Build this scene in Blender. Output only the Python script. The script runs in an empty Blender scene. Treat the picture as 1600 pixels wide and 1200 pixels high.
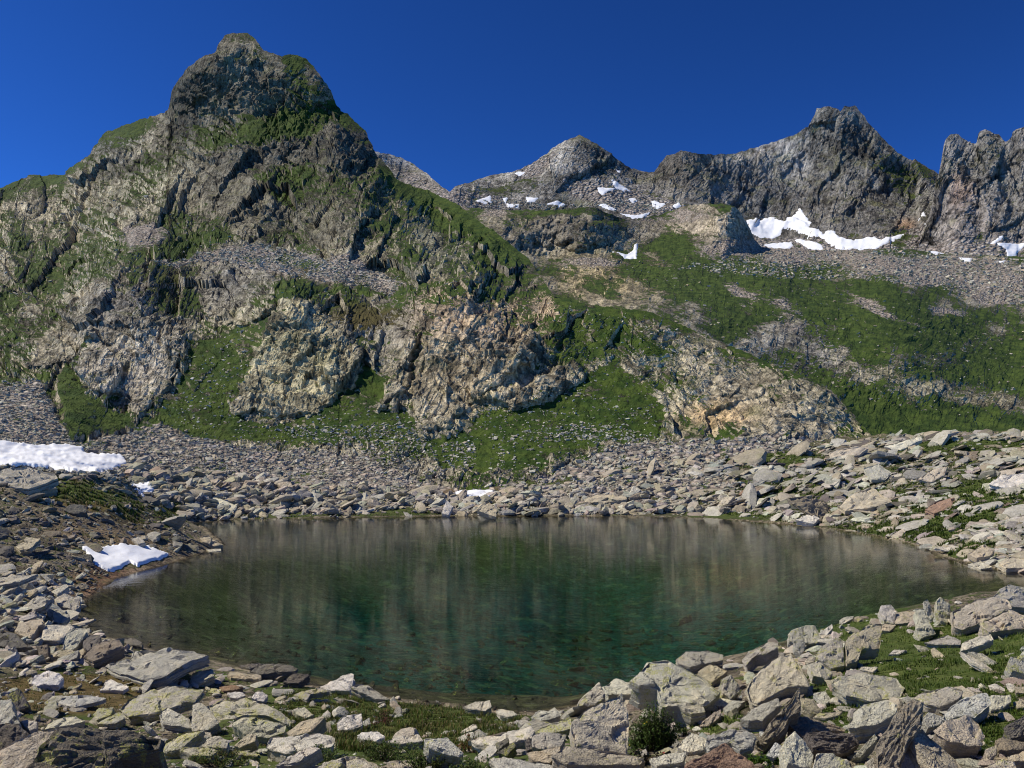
import bpy, math, random
import numpy as np
from math import radians as rad

# ------------------------------------------------------------------ camera, sky, sun, exposure
SC = bpy.context.scene
COL = SC.collection
F, CX, HY, EYE = 1250.0, 800.0, 720.0, 5.5      # focal length and horizon in photo pixels, eye height above the lake
cam = bpy.data.cameras.new('camera'); co = bpy.data.objects.new('camera', cam); COL.objects.link(co)
co.location = (0, 0, EYE); co.rotation_euler = (rad(90), 0, 0)
cam.sensor_width = 36.0; cam.lens = 36.0*F/1600.0; cam.shift_y = (HY-600)/1600.0
cam.clip_start = 0.1; cam.clip_end = 6000
SC.camera = co
SUN_AZ, SUN_EL = -91.0, 50.0                    # degrees from the view direction (negative: left), elevation
world = bpy.data.worlds.new('World'); SC.world = world; world.use_nodes = True
wn = world.node_tree.nodes; wl = world.node_tree.links
sky = wn.new('ShaderNodeTexSky'); sky.sky_type = 'NISHITA'; sky.sun_disc = False
sky.sun_elevation = rad(SUN_EL); sky.sun_rotation = rad(SUN_AZ); sky.altitude = 2600
sky.air_density = 0.75; sky.dust_density = 0.0; sky.ozone_density = 3.0
sm = wn.new('ShaderNodeMix'); sm.data_type = 'RGBA'; sm.blend_type = 'MULTIPLY'; sm.inputs[0].default_value = 1
gm = wn.new('ShaderNodeGamma'); gm.inputs[1].default_value = 1.55; wl.new(sky.outputs[0], gm.inputs[0])
wl.new(gm.outputs[0], sm.inputs[6]); sm.inputs[7].default_value = (0.30, 0.66, 1.0, 1)
bg = wn['Background']; bg.inputs[1].default_value = 0.070; wl.new(sm.outputs[2], bg.inputs[0])
sl = bpy.data.lights.new('sun', 'SUN'); so = bpy.data.objects.new('sun', sl); COL.objects.link(so)
sl.energy = 5.0; sl.angle = rad(0.53); sl.color = (1.0, 0.92, 0.775)
from mathutils import Vector
sd = Vector((math.sin(rad(SUN_AZ))*math.cos(rad(SUN_EL)), math.cos(rad(SUN_AZ))*math.cos(rad(SUN_EL)), math.sin(rad(SUN_EL))))
so.rotation_euler = sd.to_track_quat('Z', 'Y').to_euler(); so.location = (-60, 10, 90)
SC.view_settings.view_transform = 'Standard'; SC.view_settings.look = 'None'
SC.view_settings.exposure = 0.0; SC.view_settings.gamma = 1.0; SC.view_settings.use_curve_mapping = False
SC.cycles.use_denoising = True; SC.cycles.filter_width = 1.1
SC.cycles.max_bounces = 6; SC.cycles.transparent_max_bounces = 12

# ------------------------------------------------------------------ numpy helpers
RNG = np.random.default_rng(7)
_g = np.random.default_rng(3); _GR = _g.normal(size=(256, 3)).astype(np.float32); _GR /= np.linalg.norm(_GR, axis=1)[:, None]
_PM = np.tile(_g.permutation(256), 3).astype(np.int32)

_FR = _g.random(size=(256, 5)).astype(np.float32)

def perlin(x, y, z, seed=0):
    x = np.asarray(x, np.float32)+seed*17.13; y = np.asarray(y, np.float32)+seed*5.71; z = np.asarray(z, np.float32)-seed*9.37
    xi, yi, zi = np.floor(x), np.floor(y), np.floor(z)
    fx, fy, fz = x-xi, y-yi, z-zi
    xi, yi, zi = xi.astype(np.int32) & 255, yi.astype(np.int32) & 255, zi.astype(np.int32) & 255
    u, v, w = [t*t*t*(t*(t*6-15)+10) for t in (fx, fy, fz)]
    out = 0
    for i in (0, 1):
        pi = _PM[(xi+i) & 255]
        for j in (0, 1):
            pj = _PM[pi+((yi+j) & 255)]
            for k in (0, 1):
                g = _GR[_PM[pj+((zi+k) & 255)]]
                d = g[..., 0]*(fx-i)+g[..., 1]*(fy-j)+g[..., 2]*(fz-k)
                out = out+d*(u if i else 1-u)*(v if j else 1-v)*(w if k else 1-w)
    return out*1.6                                    # about -1..1

def fbm(P, L, octs, seed=0, gain=0.5, ridged=False):
    a, s, tot = 1.0, 1.0/L, 0
    for o in range(octs):
        n = perlin(P[..., 0]*s, P[..., 1]*s, P[..., 2]*s, seed+o)
        tot = tot+a*((0.5-np.abs(n)) if ridged else n)
        a *= gain; s *= 2.03
    return tot

def facets(u, v, L, seed, ang=0.0, st=1.0, tilt=0.9):
    """broken rock faces: every cell of a jittered lattice is a plane of its own height and tilt"""
    c, s = math.cos(rad(ang)), math.sin(rad(ang))
    a = ((u*c+v*s)/(L*st)).astype(np.float32); b = ((-u*s+v*c)/L).astype(np.float32)
    ia, ib = np.floor(a).astype(np.int32), np.floor(b).astype(np.int32)
    best = np.full(a.shape, 9.0, np.float32); out = np.zeros(a.shape, np.float32)
    for i in (-1, 0, 1):
        for j in (-1, 0, 1):
            h = _PM[((ia+i+seed*37) & 255)+_PM[(ib+j+seed*11) & 255]]
            r = _FR[h]; da = a-(ia+i+r[..., 0]); db = b-(ib+j+r[..., 1]); q = da*da+db*db
            k = q < best
            out = np.where(k, (r[..., 2]-0.5)*0.5+1.35*tilt*((r[..., 3]-0.5)*da*2+(r[..., 4]-0.5)*db*2), out); best = np.where(k, q, best)
    return out

def sstep(a, b, x):
    t = np.clip((x-a)/(b-a), 0, 1); return t*t*(3-2*t)

def sdist(px, py, poly):
    """signed distance to a polygon, positive inside"""
    poly = np.asarray(poly, float); n = len(poly); d = np.full(px.shape, 1e9); ins = np.zeros(px.shape, bool)
    for i in range(n):
        a, b = poly[i], poly[(i+1) % n]; e = b-a
        t = np.clip(((px-a[0])*e[0]+(py-a[1])*e[1])/(e@e+1e-9), 0, 1)
        d = np.minimum(d, np.hypot(px-a[0]-t*e[0], py-a[1]-t*e[1]))
        c = (a[1] > py) != (b[1] > py)
        with np.errstate(divide='ignore', invalid='ignore'):
            ins ^= c & (px < (b[0]-a[0])*(py-a[1])/(b[1]-a[1]+1e-12)+a[0])
    return np.where(ins, d, -d)

def ells(px, py, items):
    """sum of soft rotated ellipses (cx, cy, rx, ry, degrees, value)"""
    o = np.zeros(px.shape)
    for cx, cy, rx, ry, a, v in items:
        c, s = math.cos(rad(a)), math.sin(rad(a))
        u = ((px-cx)*c+(py-cy)*s)/rx; w = (-(px-cx)*s+(py-cy)*c)/ry
        o += v*np.exp(-(u*u+w*w)**1.5*0.7)
    return o

class TPS:
    def __init__(self, P, v, smooth=0.0):
        P = np.asarray(P, float); n = len(P); self.P = P
        K = self._k(np.hypot(P[:, None, 0]-P[None, :, 0], P[:, None, 1]-P[None, :, 1]))+smooth*np.eye(n)
        Q = np.c_[np.ones(n), P]; A = np.block([[K, Q], [Q.T, np.zeros((3, 3))]])
        self.w = np.linalg.solve(A, np.r_[np.asarray(v, float), 0, 0, 0])
    @staticmethod
    def _k(r): return np.where(r > 1e-9, r*r*np.log(np.maximum(r, 1e-9)), 0)
    def __call__(self, x, y):
        o = self.w[-3]+self.w[-2]*x+self.w[-1]*y
        for (a, b), w in zip(self.P, self.w[:-3]):
            o = o+w*self._k(np.hypot(x-a, y-b))
        return o

def world_of(px, py, d): return np.stack([(px-CX)/F*d, d+0*px, EYE+(HY-py)/F*d], -1)

def make_mesh(name, V, faces, mat, attrs=None, parent=None, smooth=True, link=True):
    V = np.ascontiguousarray(V, np.float32).reshape(-1, 3)
    me = bpy.data.meshes.new(name)
    me.vertices.add(len(V)); me.vertices.foreach_set('co', V.ravel())
    if isinstance(faces, np.ndarray): faces = [faces]
    idx = np.concatenate([f.ravel() for f in faces]).astype(np.int32)
    tot = np.concatenate([np.full(len(f), f.shape[1]) for f in faces]).astype(np.int32)
    st = np.r_[0, np.cumsum(tot)[:-1]].astype(np.int32)
    me.loops.add(len(idx)); me.loops.foreach_set('vertex_index', idx)
    me.polygons.add(len(tot)); me.polygons.foreach_set('loop_start', st)
    try: me.polygons.foreach_set('loop_total', tot)
    except Exception: pass
    me.polygons.foreach_set('use_smooth', np.full(len(tot), smooth))
    for k, a in (attrs or {}).items():
        a = np.asarray(a, np.float32)
        if a.ndim == 1:
            at = me.attributes.new(k, 'FLOAT', 'POINT'); at.data.foreach_set('value', a)
        else:
            at = me.attributes.new(k, 'FLOAT_COLOR', 'POINT'); at.data.foreach_set('color', np.c_[a, np.ones(len(a))].astype(np.float32).ravel())
    me.materials.append(mat); me.update(calc_edges=True); me.validate()
    o = bpy.data.objects.new(name, me)
    if parent is not None: o.parent = parent
    if link: COL.objects.link(o)
    return o

def grid_faces(nr, nc):
    i = np.arange(nr*nc).reshape(nr, nc)
    return np.stack([i[:-1, :-1], i[:-1, 1:], i[1:, 1:], i[1:, :-1]], -1).reshape(-1, 4)

def tag(o, label=None, cat=None, group=None, kind=None):
    for k, v in (('label', label), ('category', cat), ('group', group), ('kind', kind)):
        if v: o[k] = v
    return o

# ------------------------------------------------------------------ material helpers
class NT:
    def __init__(self, name):
        self.m = bpy.data.materials.new(name); self.m.use_nodes = True
        self.t = self.m.node_tree; self.b = self.t.nodes['Principled BSDF']; self.out = self.t.nodes['Material Output']
        self.b.inputs['Roughness'].default_value = 0.9; self.b.inputs['Specular IOR Level'].default_value = 0.2
    def n(self, typ, **kw):
        nd = self.t.nodes.new('ShaderNode'+typ)
        for k, v in kw.items(): setattr(nd, k, v)
        return nd
    def put(self, sock, v):
        if isinstance(v, bpy.types.NodeSocket): self.t.links.new(v, sock)
        else: sock.default_value = v
    def math(self, op, a, b=0.0, clamp=False):
        nd = self.n('Math', operation=op, use_clamp=clamp); self.put(nd.inputs[0], a); self.put(nd.inputs[1], b); return nd.outputs[0]
    def mad(self, a, b, c):
        nd = self.n('Math', operation='MULTIPLY_ADD'); self.put(nd.inputs[0], a); self.put(nd.inputs[1], b); self.put(nd.inputs[2], c); return nd.outputs[0]
    def ss(self, x, a, b, lo=0.0, hi=1.0):
        nd = self.n('MapRange', interpolation_type='SMOOTHSTEP'); self.put(nd.inputs[0], x)
        for i, v in enumerate((a, b, lo, hi)): self.put(nd.inputs[1+i], v)
        return nd.outputs[0]
    def mix(self, f, a, b, blend='MIX'):
        nd = self.n('Mix', data_type='RGBA', blend_type=blend); self.put(nd.inputs[0], f)
        for s, v in ((6, a), (7, b)): self.put(nd.inputs[s], (*v, 1) if isinstance(v, tuple) and len(v) == 3 else v)
        return nd.outputs[2]
    def scale(self, col, f):
        nd = self.n('VectorMath', operation='SCALE'); self.put(nd.inputs[0], col); self.put(nd.inputs[3], f); return nd.outputs[0]
    def pos(self, scale=(1, 1, 1), rot=(0, 0, 0), obj=False):
        src = self.n('TexCoord').outputs['Object'] if obj else self.n('NewGeometry').outputs['Position']
        mp = self.n('Mapping'); self.put(mp.inputs[0], src); mp.inputs[3].default_value = scale; mp.inputs[2].default_value = rot
        return mp.outputs[0]
    def noise(self, vec, s, det=5, rough=0.6, dist=0.0):
        nd = self.n('TexNoise'); self.put(nd.inputs['Vector'], vec); nd.inputs['Scale'].default_value = s
        nd.inputs['Detail'].default_value = det; nd.inputs['Roughness'].default_value = rough; nd.inputs['Distortion'].default_value = dist
        return nd.outputs[0]
    def mixv(self, vec, n, amp):
        a = self.n('VectorMath', operation='ADD'); self.put(a.inputs[0], vec); self.put(a.inputs[1], self.math('MULTIPLY', n, amp)); return a.outputs[0]
    def vor(self, vec, s, feature='F1'):
        nd = self.n('TexVoronoi', feature=feature); self.put(nd.inputs['Vector'], vec); nd.inputs['Scale'].default_value = s; return nd
    def attr(self, name, out='Color'):
        return self.n('Attribute', attribute_name=name).outputs[out]
    def sep(self, c):
        nd = self.n('SeparateColor'); self.put(nd.inputs[0], c); return nd.outputs
    def bump(self, h, strength, dist, nrm=None):
        nd = self.n('Bump'); nd.inputs['Strength'].default_value = strength; nd.inputs['Distance'].default_value = dist
        self.put(nd.inputs['Height'], h)
        if nrm is not None: self.put(nd.inputs['Normal'], nrm)
        return nd.outputs[0]
    def done(self, col, nrm=None, rough=None):
        self.put(self.b.inputs['Base Color'], col)
        if nrm is not None: self.put(self.b.inputs['Normal'], nrm)
        if rough is not None: self.put(self.b.inputs['Roughness'], rough)
        return self.m

def terrain_mat(name, L, grass=(0.021, 0.047, 0.005), grass2=(0.056, 0.086, 0.011), brown=(0.075, 0.055, 0.02), scree=(0.35, 0.325, 0.285), slope=1.5, near=False):
    """rock tinted by attribute, scree and alpine turf by mask attribute, steepness and noise; L is the size in metres of the finest detail"""
    t = NT(name); p = t.pos()
    m = t.sep(t.attr('msk')); tint = t.attr('tint')
    tint = t.mix(1.0, tint, (1.05, 1.0, 0.86), 'MULTIPLY')
    n1 = t.noise(p, 1/(24*L), 4, 0.6); n2 = t.noise(p, 1/(6*L), 6, 0.68, 0.3); n3 = t.noise(p, 1/(1.6*L), 4, 0.7)
    ps = t.pos((1, 1, 0.22), (0, rad(24), 0)); n4 = t.noise(ps, 1/(2.2*L), 5, 0.7, 0.4)
    f = t.mad(n1, 0.7, t.mad(n2, 0.9, t.mad(n4, 1.1, t.mad(n3, 0.9, -0.85))))
    rock = t.scale(tint, t.ss(f, 0.66, 1.24, 0.30, 2.05))
    cr = t.n('TexVoronoi', feature='DISTANCE_TO_EDGE'); t.put(cr.inputs['Vector'], t.mixv(t.pos((1, 1, 0.45), (0, rad(30), 0)), n2, 1.6*L)); cr.inputs['Scale'].default_value = 1/(7*L)
    rock = t.scale(rock, t.ss(cr.outputs['Distance'], 0.0, 0.05, 0.55, 1.0))
    lich = t.ss(t.noise(p, 1/(9*L), 5, 0.65), 0.52, 0.68)
    rock = t.mix(t.math('MULTIPLY', lich, 0.6), rock, t.mix(0.65, rock, (0.27, 0.265, 0.12)))
    rock = t.mix(t.ss(n4, 0.60, 0.70), rock, t.scale(rock, 0.4)); rock = t.mix(t.ss(n3, 0.60, 0.68), rock, t.scale(rock, 0.5))  # noise pits darkened in the colour, as small shadows in cracks
    v = t.vor(p, 1/(1.3*L)); v2 = t.vor(p, 1/(3.1*L))
    vc = t.sep(v.outputs['Color']); vc2 = t.sep(v2.outputs['Color'])
    sc = t.scale(scree, 1.0) if isinstance(scree, bpy.types.NodeSocket) else t.scale(t.mix(vc[1], scree, (scree[0]*1.08, scree[1]*0.96, scree[2]*0.88)), t.mad(vc[0], 0.75, t.mad(vc2[0], 0.35, 0.42)))
    sc = t.mix(t.ss(v.outputs['Distance'], 0.35, 0.75), sc, t.scale(sc, 0.45))
    sf = t.ss(t.mad(n2, 0.7, m[1]), 0.78, 0.92)
    base = t.mix(sf, rock, sc)
    nz = t.n('SeparateXYZ'); t.put(nz.inputs[0], t.n('NewGeometry').outputs['Normal'])
    g = t.mad(t.math('SUBTRACT', n2, 0.5), 1.9, t.mad(t.math('SUBTRACT', n3, 0.5), 1.7, t.mad(t.math('SUBTRACT', nz.outputs[2], 0.62), slope, m[0])))
    gf = t.ss(g, 0.38, 0.64)
    gc = t.mix(t.ss(t.noise(p, 1/(5*L), 4, 0.6), 0.35, 0.65), grass, grass2)
    gc = t.mix(t.math('MULTIPLY', t.ss(t.mad(n1, 0.5, m[2]), 0.45, 0.75), 0.8), gc, brown)
    gc = t.scale(gc, t.mad(n3, 1.3, t.mad(n2, 0.8, -0.05)))
    col = t.mix(gf, base, gc)
    h = t.mad(n4, 1.0, t.mad(n2, 0.6, n3)); hs = t.math('SUBTRACT', 1.0, v.outputs['Distance'])
    hh = t.n('Mix', data_type='FLOAT'); t.put(hh.inputs[0], sf); t.put(hh.inputs[2], h); t.put(hh.inputs[3], hs)
    hg = t.n('Mix', data_type='FLOAT'); t.put(hg.inputs[0], gf); t.put(hg.inputs[2], hh.outputs[0]); t.put(hg.inputs[3], t.math('MULTIPLY', n3, 0.5))
    return t.done(col, t.bump(hg.outputs[0], 0.9, 1.4*L))
# ------------------------------------------------------------------ mountains: sheets with a front and a falling back
SHEETS = {}
def unpack(s): return [tuple(float(v) for v in q.split(',')) for q in s.split()]

def sheet(name, x0, x1, step, rows, top, bot, ctrl, mat, fields, disp, back=(14, 14.0)):
    """rock mass seen from base to skyline; ctrl gives the distance at pixels; fields(px,py)->tint,msk,rockiness ; disp(P,px,py,rk)->metres along the normal"""
    xs = np.arange(x0, x1+step, step, float); nc = len(xs)
    tp = np.array(unpack(top)); bt = np.array(unpack(bot)); ct = np.array(unpack(ctrl))
    yt = np.interp(xs, tp[:, 0], tp[:, 1]); yb = np.interp(xs, bt[:, 0], bt[:, 1])
    yt = yt+1.6*perlin(xs/9, xs*0, xs*0, 5)+0.9*perlin(xs/3.7, xs*0, xs*0, 6)
    T = np.linspace(0, 1, rows)
    py = yb[None]+(yt-yb)[None]*T[:, None]; px = np.repeat(xs[None], rows, 0)
    tps = TPS(ct[:, :2]/200, np.log(ct[:, 2]), 0.002)
    d = np.exp(tps(px/200, py/200))
    d = np.minimum(d, ct[:, 2].max()*1.15); d = np.maximum(d, ct[:, 2].min()*0.85)
    tint, msk, rk, off = fields(px, py)
    d = d*(1-off)
    P = world_of(px, py, d)
    nb, blen = back
    last = P[-1]; dl = d[-1]; B = []
    for k in range(1, nb+1):                       # far side of the ridge
        s = blen*(k/nb)**1.5*nb/4
        q = last.copy(); q[:, 0] += (last[:, 0]/dl)*s; q[:, 1] += s; q[:, 2] -= s*0.75*min(1, 0.35+k/nb)
        B.append(q)
    PA = np.concatenate([P, np.array(B)], 0)
    ext = lambda a: np.concatenate([a, np.repeat(a[-1:], nb, 0)], 0)
    pxa, pya = ext(px), ext(py)
    gu = np.gradient(PA, axis=1); gv = np.gradient(PA, axis=0)
    N = np.cross(gu, gv); N /= np.linalg.norm(N, axis=-1, keepdims=True)+1e-9
    N = 0.75*N+0.25*np.array([0, -1, 0.3]); 
    for _ in range(6):                              # smooth the direction so that it does not tear
        N[1:-1] = (N[:-2]+N[1:-1]+N[2:])/3; N[:, 1:-1] = (N[:, :-2]+N[:, 1:-1]+N[:, 2:])/3
    N /= np.linalg.norm(N, axis=-1, keepdims=True)
    fd = 1-0.8*sstep(0.90, 1.0, ext(np.repeat(T[:, None], nc, 1)))
    PA = PA+N*(fd*disp(PA, pxa, pya, ext(rk)))[..., None]
    o = make_mesh(name, PA, grid_faces(rows+nb, nc), mat, {'tint': ext(tint).reshape(-1, 3), 'msk': ext(msk).reshape(-1, 3)}, smooth=False)
    tag(o, kind='structure')
    SHEETS[name] = (xs, yt, yb, rows, PA[:rows])
    return o

def sheet_at(name, px, py):
    xs, yt, yb, rows, P = SHEETS[name]
    px = np.asarray(px, float); py = np.asarray(py, float)
    u = np.clip((px-xs[0])/(xs[1]-xs[0]), 0, len(xs)-1.001); i = u.astype(int); fu = (u-i)[..., None]
    a, b = np.interp(px, xs, yb), np.interp(px, xs, yt)
    v = np.clip((py-a)/(b-a), 0, 0.9999)*(rows-1); j = v.astype(int); fv = (v-j)[..., None]
    j1 = np.minimum(j+1, rows-1)
    return (P[j, i]*(1-fu)+P[j, i+1]*fu)*(1-fv)+(P[j1, i]*(1-fu)+P[j1, i+1]*fu)*fv

def strata(P, ang, L, st, seed, octs=3):
    """ridged noise drawn out along a dip direction in the x-z plane"""
    c, s = math.cos(rad(ang)), math.sin(rad(ang))
    u = P[..., 0]*c+P[..., 2]*s; v = -P[..., 0]*s+P[..., 2]*c
    return fbm(np.stack([u/st, P[..., 1]*0.5, v], -1), L, octs, seed, 0.55, True)

def colmix(base, items):
    base = np.asarray(base, float)
    def f(px, py):
        o = np.ones(px.shape+(3,))*base
        for e, c in items:
            w = np.clip(ells(px, py, [(*e, 1.0)]), 0, 1)[..., None]; o = o*(1-w)+np.asarray(c)*w
        return o
    return f
GREY, PALE, DARK, TAN, PINK, BLUE = (.29, .272, .225), (.38, .36, .30), (.10, .096, .085), (.36, .305, .21), (.40, .325, .26), (.22, .22, .21)

# --- left massif: the horn, its benches, the cliffs behind the lake and the spur running down to the right
BUTT = [unpack(s) for s in (
 "120,580 140,520 170,450 230,430 265,470 290,545 265,600 235,640 210,652 205,620 150,615 130,600",
 "360,640 385,590 400,560 440,480 470,460 540,500 565,560 550,600 520,620 490,645 430,655 400,640 375,650",
 "640,600 650,560 690,510 760,500 830,520 835,560 760,610 735,640 690,675 665,678 650,640",
 "40,570 100,480 150,440 180,440 150,520 110,560 70,575",
 "760,620 800,600 900,560 910,590 850,620 800,640",
 "310,480 315,410 370,400 440,440 430,480 400,510 340,500",
 "590,640 600,600 570,560 600,500 650,520 640,600")]
APRON = [unpack(s) for s in (
 "285,590 300,540 400,500 440,470 430,500 385,600 360,645 400,660 430,665 520,630 570,570 600,610 590,640 640,640 660,690 700,690 750,650 850,630 915,590 960,560 1040,640 1030,685 900,700 820,735 700,735 650,705 550,690 430,690 300,685 240,655",
 "85,600 100,560 125,600 145,622 205,655 215,668 110,680",
 "580,560 620,590 600,630 560,610")]
SCREE = [unpack(s) for s in (
 "-60,610 60,590 110,690 240,660 330,690 430,700 560,708 640,748 720,768 830,752 900,722 1000,690 1200,680 1400,700 1420,800 -60,820",
 "235,405 330,395 400,380 470,392 560,410 640,440 600,455 520,440 420,425 330,410 260,418",
 "180,362 200,348 262,350 266,370 230,385 200,392")]
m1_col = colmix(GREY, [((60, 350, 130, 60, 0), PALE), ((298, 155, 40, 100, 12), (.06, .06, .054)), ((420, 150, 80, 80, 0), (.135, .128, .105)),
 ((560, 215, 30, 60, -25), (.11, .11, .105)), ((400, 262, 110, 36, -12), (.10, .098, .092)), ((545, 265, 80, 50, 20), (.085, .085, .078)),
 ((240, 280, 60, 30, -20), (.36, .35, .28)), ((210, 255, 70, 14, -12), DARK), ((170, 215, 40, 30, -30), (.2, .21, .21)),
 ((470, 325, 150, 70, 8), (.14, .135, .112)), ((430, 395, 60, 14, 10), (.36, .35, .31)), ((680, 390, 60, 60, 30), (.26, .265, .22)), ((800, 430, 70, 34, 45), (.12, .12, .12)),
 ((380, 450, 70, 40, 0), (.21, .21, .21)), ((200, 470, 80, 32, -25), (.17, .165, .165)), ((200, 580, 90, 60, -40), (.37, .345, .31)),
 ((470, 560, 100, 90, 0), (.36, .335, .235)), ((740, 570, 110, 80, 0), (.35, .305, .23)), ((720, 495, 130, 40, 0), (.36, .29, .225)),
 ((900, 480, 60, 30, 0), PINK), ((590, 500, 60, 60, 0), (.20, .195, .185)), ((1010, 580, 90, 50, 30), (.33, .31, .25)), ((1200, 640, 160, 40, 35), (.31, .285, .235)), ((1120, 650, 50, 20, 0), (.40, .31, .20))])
def m1_fields(px, py):
    g = 0.29+0.42*fbm(np.stack([px/1.6, py, px*0], -1), 46, 3, 140)+0.3*fbm(np.stack([px/2.2, py+0.25*px, px*0], -1), 12, 3, 144)+ells(px, py, [(435, 195, 120, 24, -6, 1.0), (390, 215, 60, 14, -20, .6), (462, 130, 16, 48, -15, .9), (385, 92, 34, 14, 0, .7), (500, 168, 34, 20, 20, .8), (470, 95, 30, 10, 10, .6), (200, 205, 45, 14, -24, .5), (120, 265, 60, 8, -20, .3), (700, 335, 85, 24, 33, .75), (790, 390, 90, 26, 45, .55), (630, 290, 40, 10, 30, .5),
        (430, 272, 55, 20, 0, .5), (520, 310, 60, 30, 20, .2), (300, 380, 60, 16, -10, .6), (340, 360, 30, 20, 0, .3), (260, 340, 45, 14, -10, .4), (50, 375, 60, 12, 0, .3), (150, 385, 60, 18, -10, .4), (60, 430, 50, 30, -30, .3), (260, 465, 30, 30, 0, .4), (560, 495, 70, 18, -8, .5), (510, 455, 90, 10, 0, .45), (720, 455, 120, 8, 0, .45), (420, 500, 30, 30, -40, .4), (480, 415, 90, 8, 10, .3), (640, 420, 25, 40, 20, .4),
        (980, 490, 110, 24, 8, .5), (950, 535, 90, 30, 0, .55), (880, 540, 25, 30, 0, .4), (1030, 545, 80, 16, 20, .4), (1130, 560, 130, 14, 38, .35), (1230, 600, 130, 10, 40, .35), (1060, 610, 50, 16, 20, .4), (670, 520, 40, 14, 0, .25), (840, 500, 50, 10, 0, .2), (620, 485, 60, 10, 0, .3)])
    g += ells(px, py, [(340, 140, 70, 75, 0, -.4), (300, 300, 130, 26, -15, -.3), (400, 255, 100, 22, -14, -.45), (570, 245, 50, 24, 25, -.25), (560, 370, 90, 40, 10, -.25), (690, 420, 60, 50, 20, -.25), (60, 325, 90, 22, -10, -.3), (820, 440, 60, 30, 50, -.3), (370, 345, 60, 40, 0, -.3), (1200, 660, 120, 26, 30, -.3), (1140, 600, 190, 50, 36, -.28), (1310, 655, 80, 30, 45, -.3), (1130, 572, 140, 34, 34, -.3), (1080, 650, 60, 30, 0, -.25), (730, 490, 110, 20, 0, -.2)])
    sc = np.zeros(px.shape); rk = np.ones(px.shape); off = np.zeros(px.shape)
    w = 6*perlin(px/22, py/22, px*0, 11)+3*perlin(px/8, py/8, px*0, 12)
    for q in APRON:
        k = sstep(-5, 5, sdist(px, py, q)+w); g = g*(1-k)+(0.66+0.3*perlin(px/26, py/17, px*0, 150)+.2*perlin(px/7, py/5, px*0, 151))*k; rk *= 1-0.93*k
    for q in BUTT:
        k = sstep(-4, 5, sdist(px, py, q)+w*1.3); g -= 0.48*k; rk = np.maximum(rk, k)
        off += 0.013*sstep(-4, 5, sdist(px, py, q)+w*1.5)
    for q in SCREE:
        k = sstep(-9, 9, sdist(px, py, q)+w); sc = np.maximum(sc, k); g -= 0.6*k; rk *= 1-0.95*k
    off += 0.05*np.clip(ells(px, py, [(380, 120, 110, 80, 0, 1)]), 0, 1)      # the horn stands forward of its ridge
    br = ells(px, py, [(560, 500, 90, 30, 0, .5), (420, 425, 80, 8, 0, .7), (260, 440, 60, 40, 0, .35), (400, 190, 100, 20, 0, .2), (600, 440, 60, 12, 0, .3)])
    wl = sstep(960, 860, px)[..., None]; bd = banding(px, py, 301, -58)[..., None]*wl+banding(px, py, 311, 38)[..., None]*(1-wl)
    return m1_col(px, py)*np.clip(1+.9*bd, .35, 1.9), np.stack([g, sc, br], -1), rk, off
def crag(px, py, seed, ang, amp=1.0, st=2.2, big=1.0):
    """layered stack of broken faces in units of photo pixels: saw-tooth beds along the dip, split by joints"""
    wx = px+7*perlin(px/34, py/34, px*0, seed)+2*perlin(px/9, py/9, px*0, seed+1); wy = py+7*perlin(px/34, py/34, px*0, seed+2)+2*perlin(px/9, py/9, px*0, seed+3)
    c, s = math.cos(rad(ang)), math.sin(rad(ang)); v = -wx*s+wy*c; o = 0
    for p_, h_, k in ((31.0, 4.0, 1), (12.3, 2.2, 2), (4.9, 1.2, 3)):
        q = v/p_+1.1*perlin(px/60, py/90, px*0, seed+k*7); i = np.floor(q); f = q-i
        o = o+h_*(f**1.6-0.5)*(0.5+0.9*perlin(px/40+i*3.7, py/40-i*1.9, px*0, seed+k))
    return amp*(.8*o+13*big*facets(wx, wy, 92, seed+2, ang, 1.7)+7.5*big*facets(wx, wy, 42, seed, ang, st)+3.2*big*facets(wx, wy, 17, seed+5, ang+80, 1.6)+1.5*facets(wx, wy, 7, seed+9, ang, 3.0)+0.5*facets(wx, wy, 3.8, seed+12, ang, 2.0))
def terrace(px, py, seed, slope_px, amp=1.0):
    """ledges and risers: the face comes forward slowly and falls back quickly, in warped bands"""
    o = 0; v = -(py+slope_px)+16*perlin(px/70, py/50, px*0, seed)+6*perlin(px/22, py/16, px*0, seed+1)+2.5*perlin(px/8, py/6, px*0, seed+2)
    for p_, h_, k in ((30.0, 7.5, 3), (13.0, 3.8, 4), (6.2, 1.5, 5)):
        q = v/p_+0.8*perlin(px/45, py/70, px*0, seed+k*3); i = np.floor(q); f = q-i
        w = np.where(f < 0.68, f/0.68, (1-f)/0.32); o = o+h_*(w-0.5)*np.clip(0.7+1.0*perlin(px/32+i*5.3, py/40, px*0, seed+k), 0, 1.6)
    return amp*o
def banding(px, py, seed, ang, along=14.0):
    """mineral banding: thin pale and dark layers along the dip"""
    c, s = math.cos(rad(ang)), math.sin(rad(ang)); wx = px+10*perlin(px/40, py/40, px*0, seed); wy = py+10*perlin(px/40, py/40, px*0, seed+1)
    u = (wx*c+wy*s)/along; v = -wx*s+wy*c
    return 0.30*perlin(u/6, v/6, px*0, seed+2)+0.34*perlin(u/3, v/2.6, px*0, seed+3)+0.25*perlin(u, v/1.5, px*0, seed+4)+0.3*perlin(px/1.7, py/1.7, px*0, seed+5)
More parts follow.
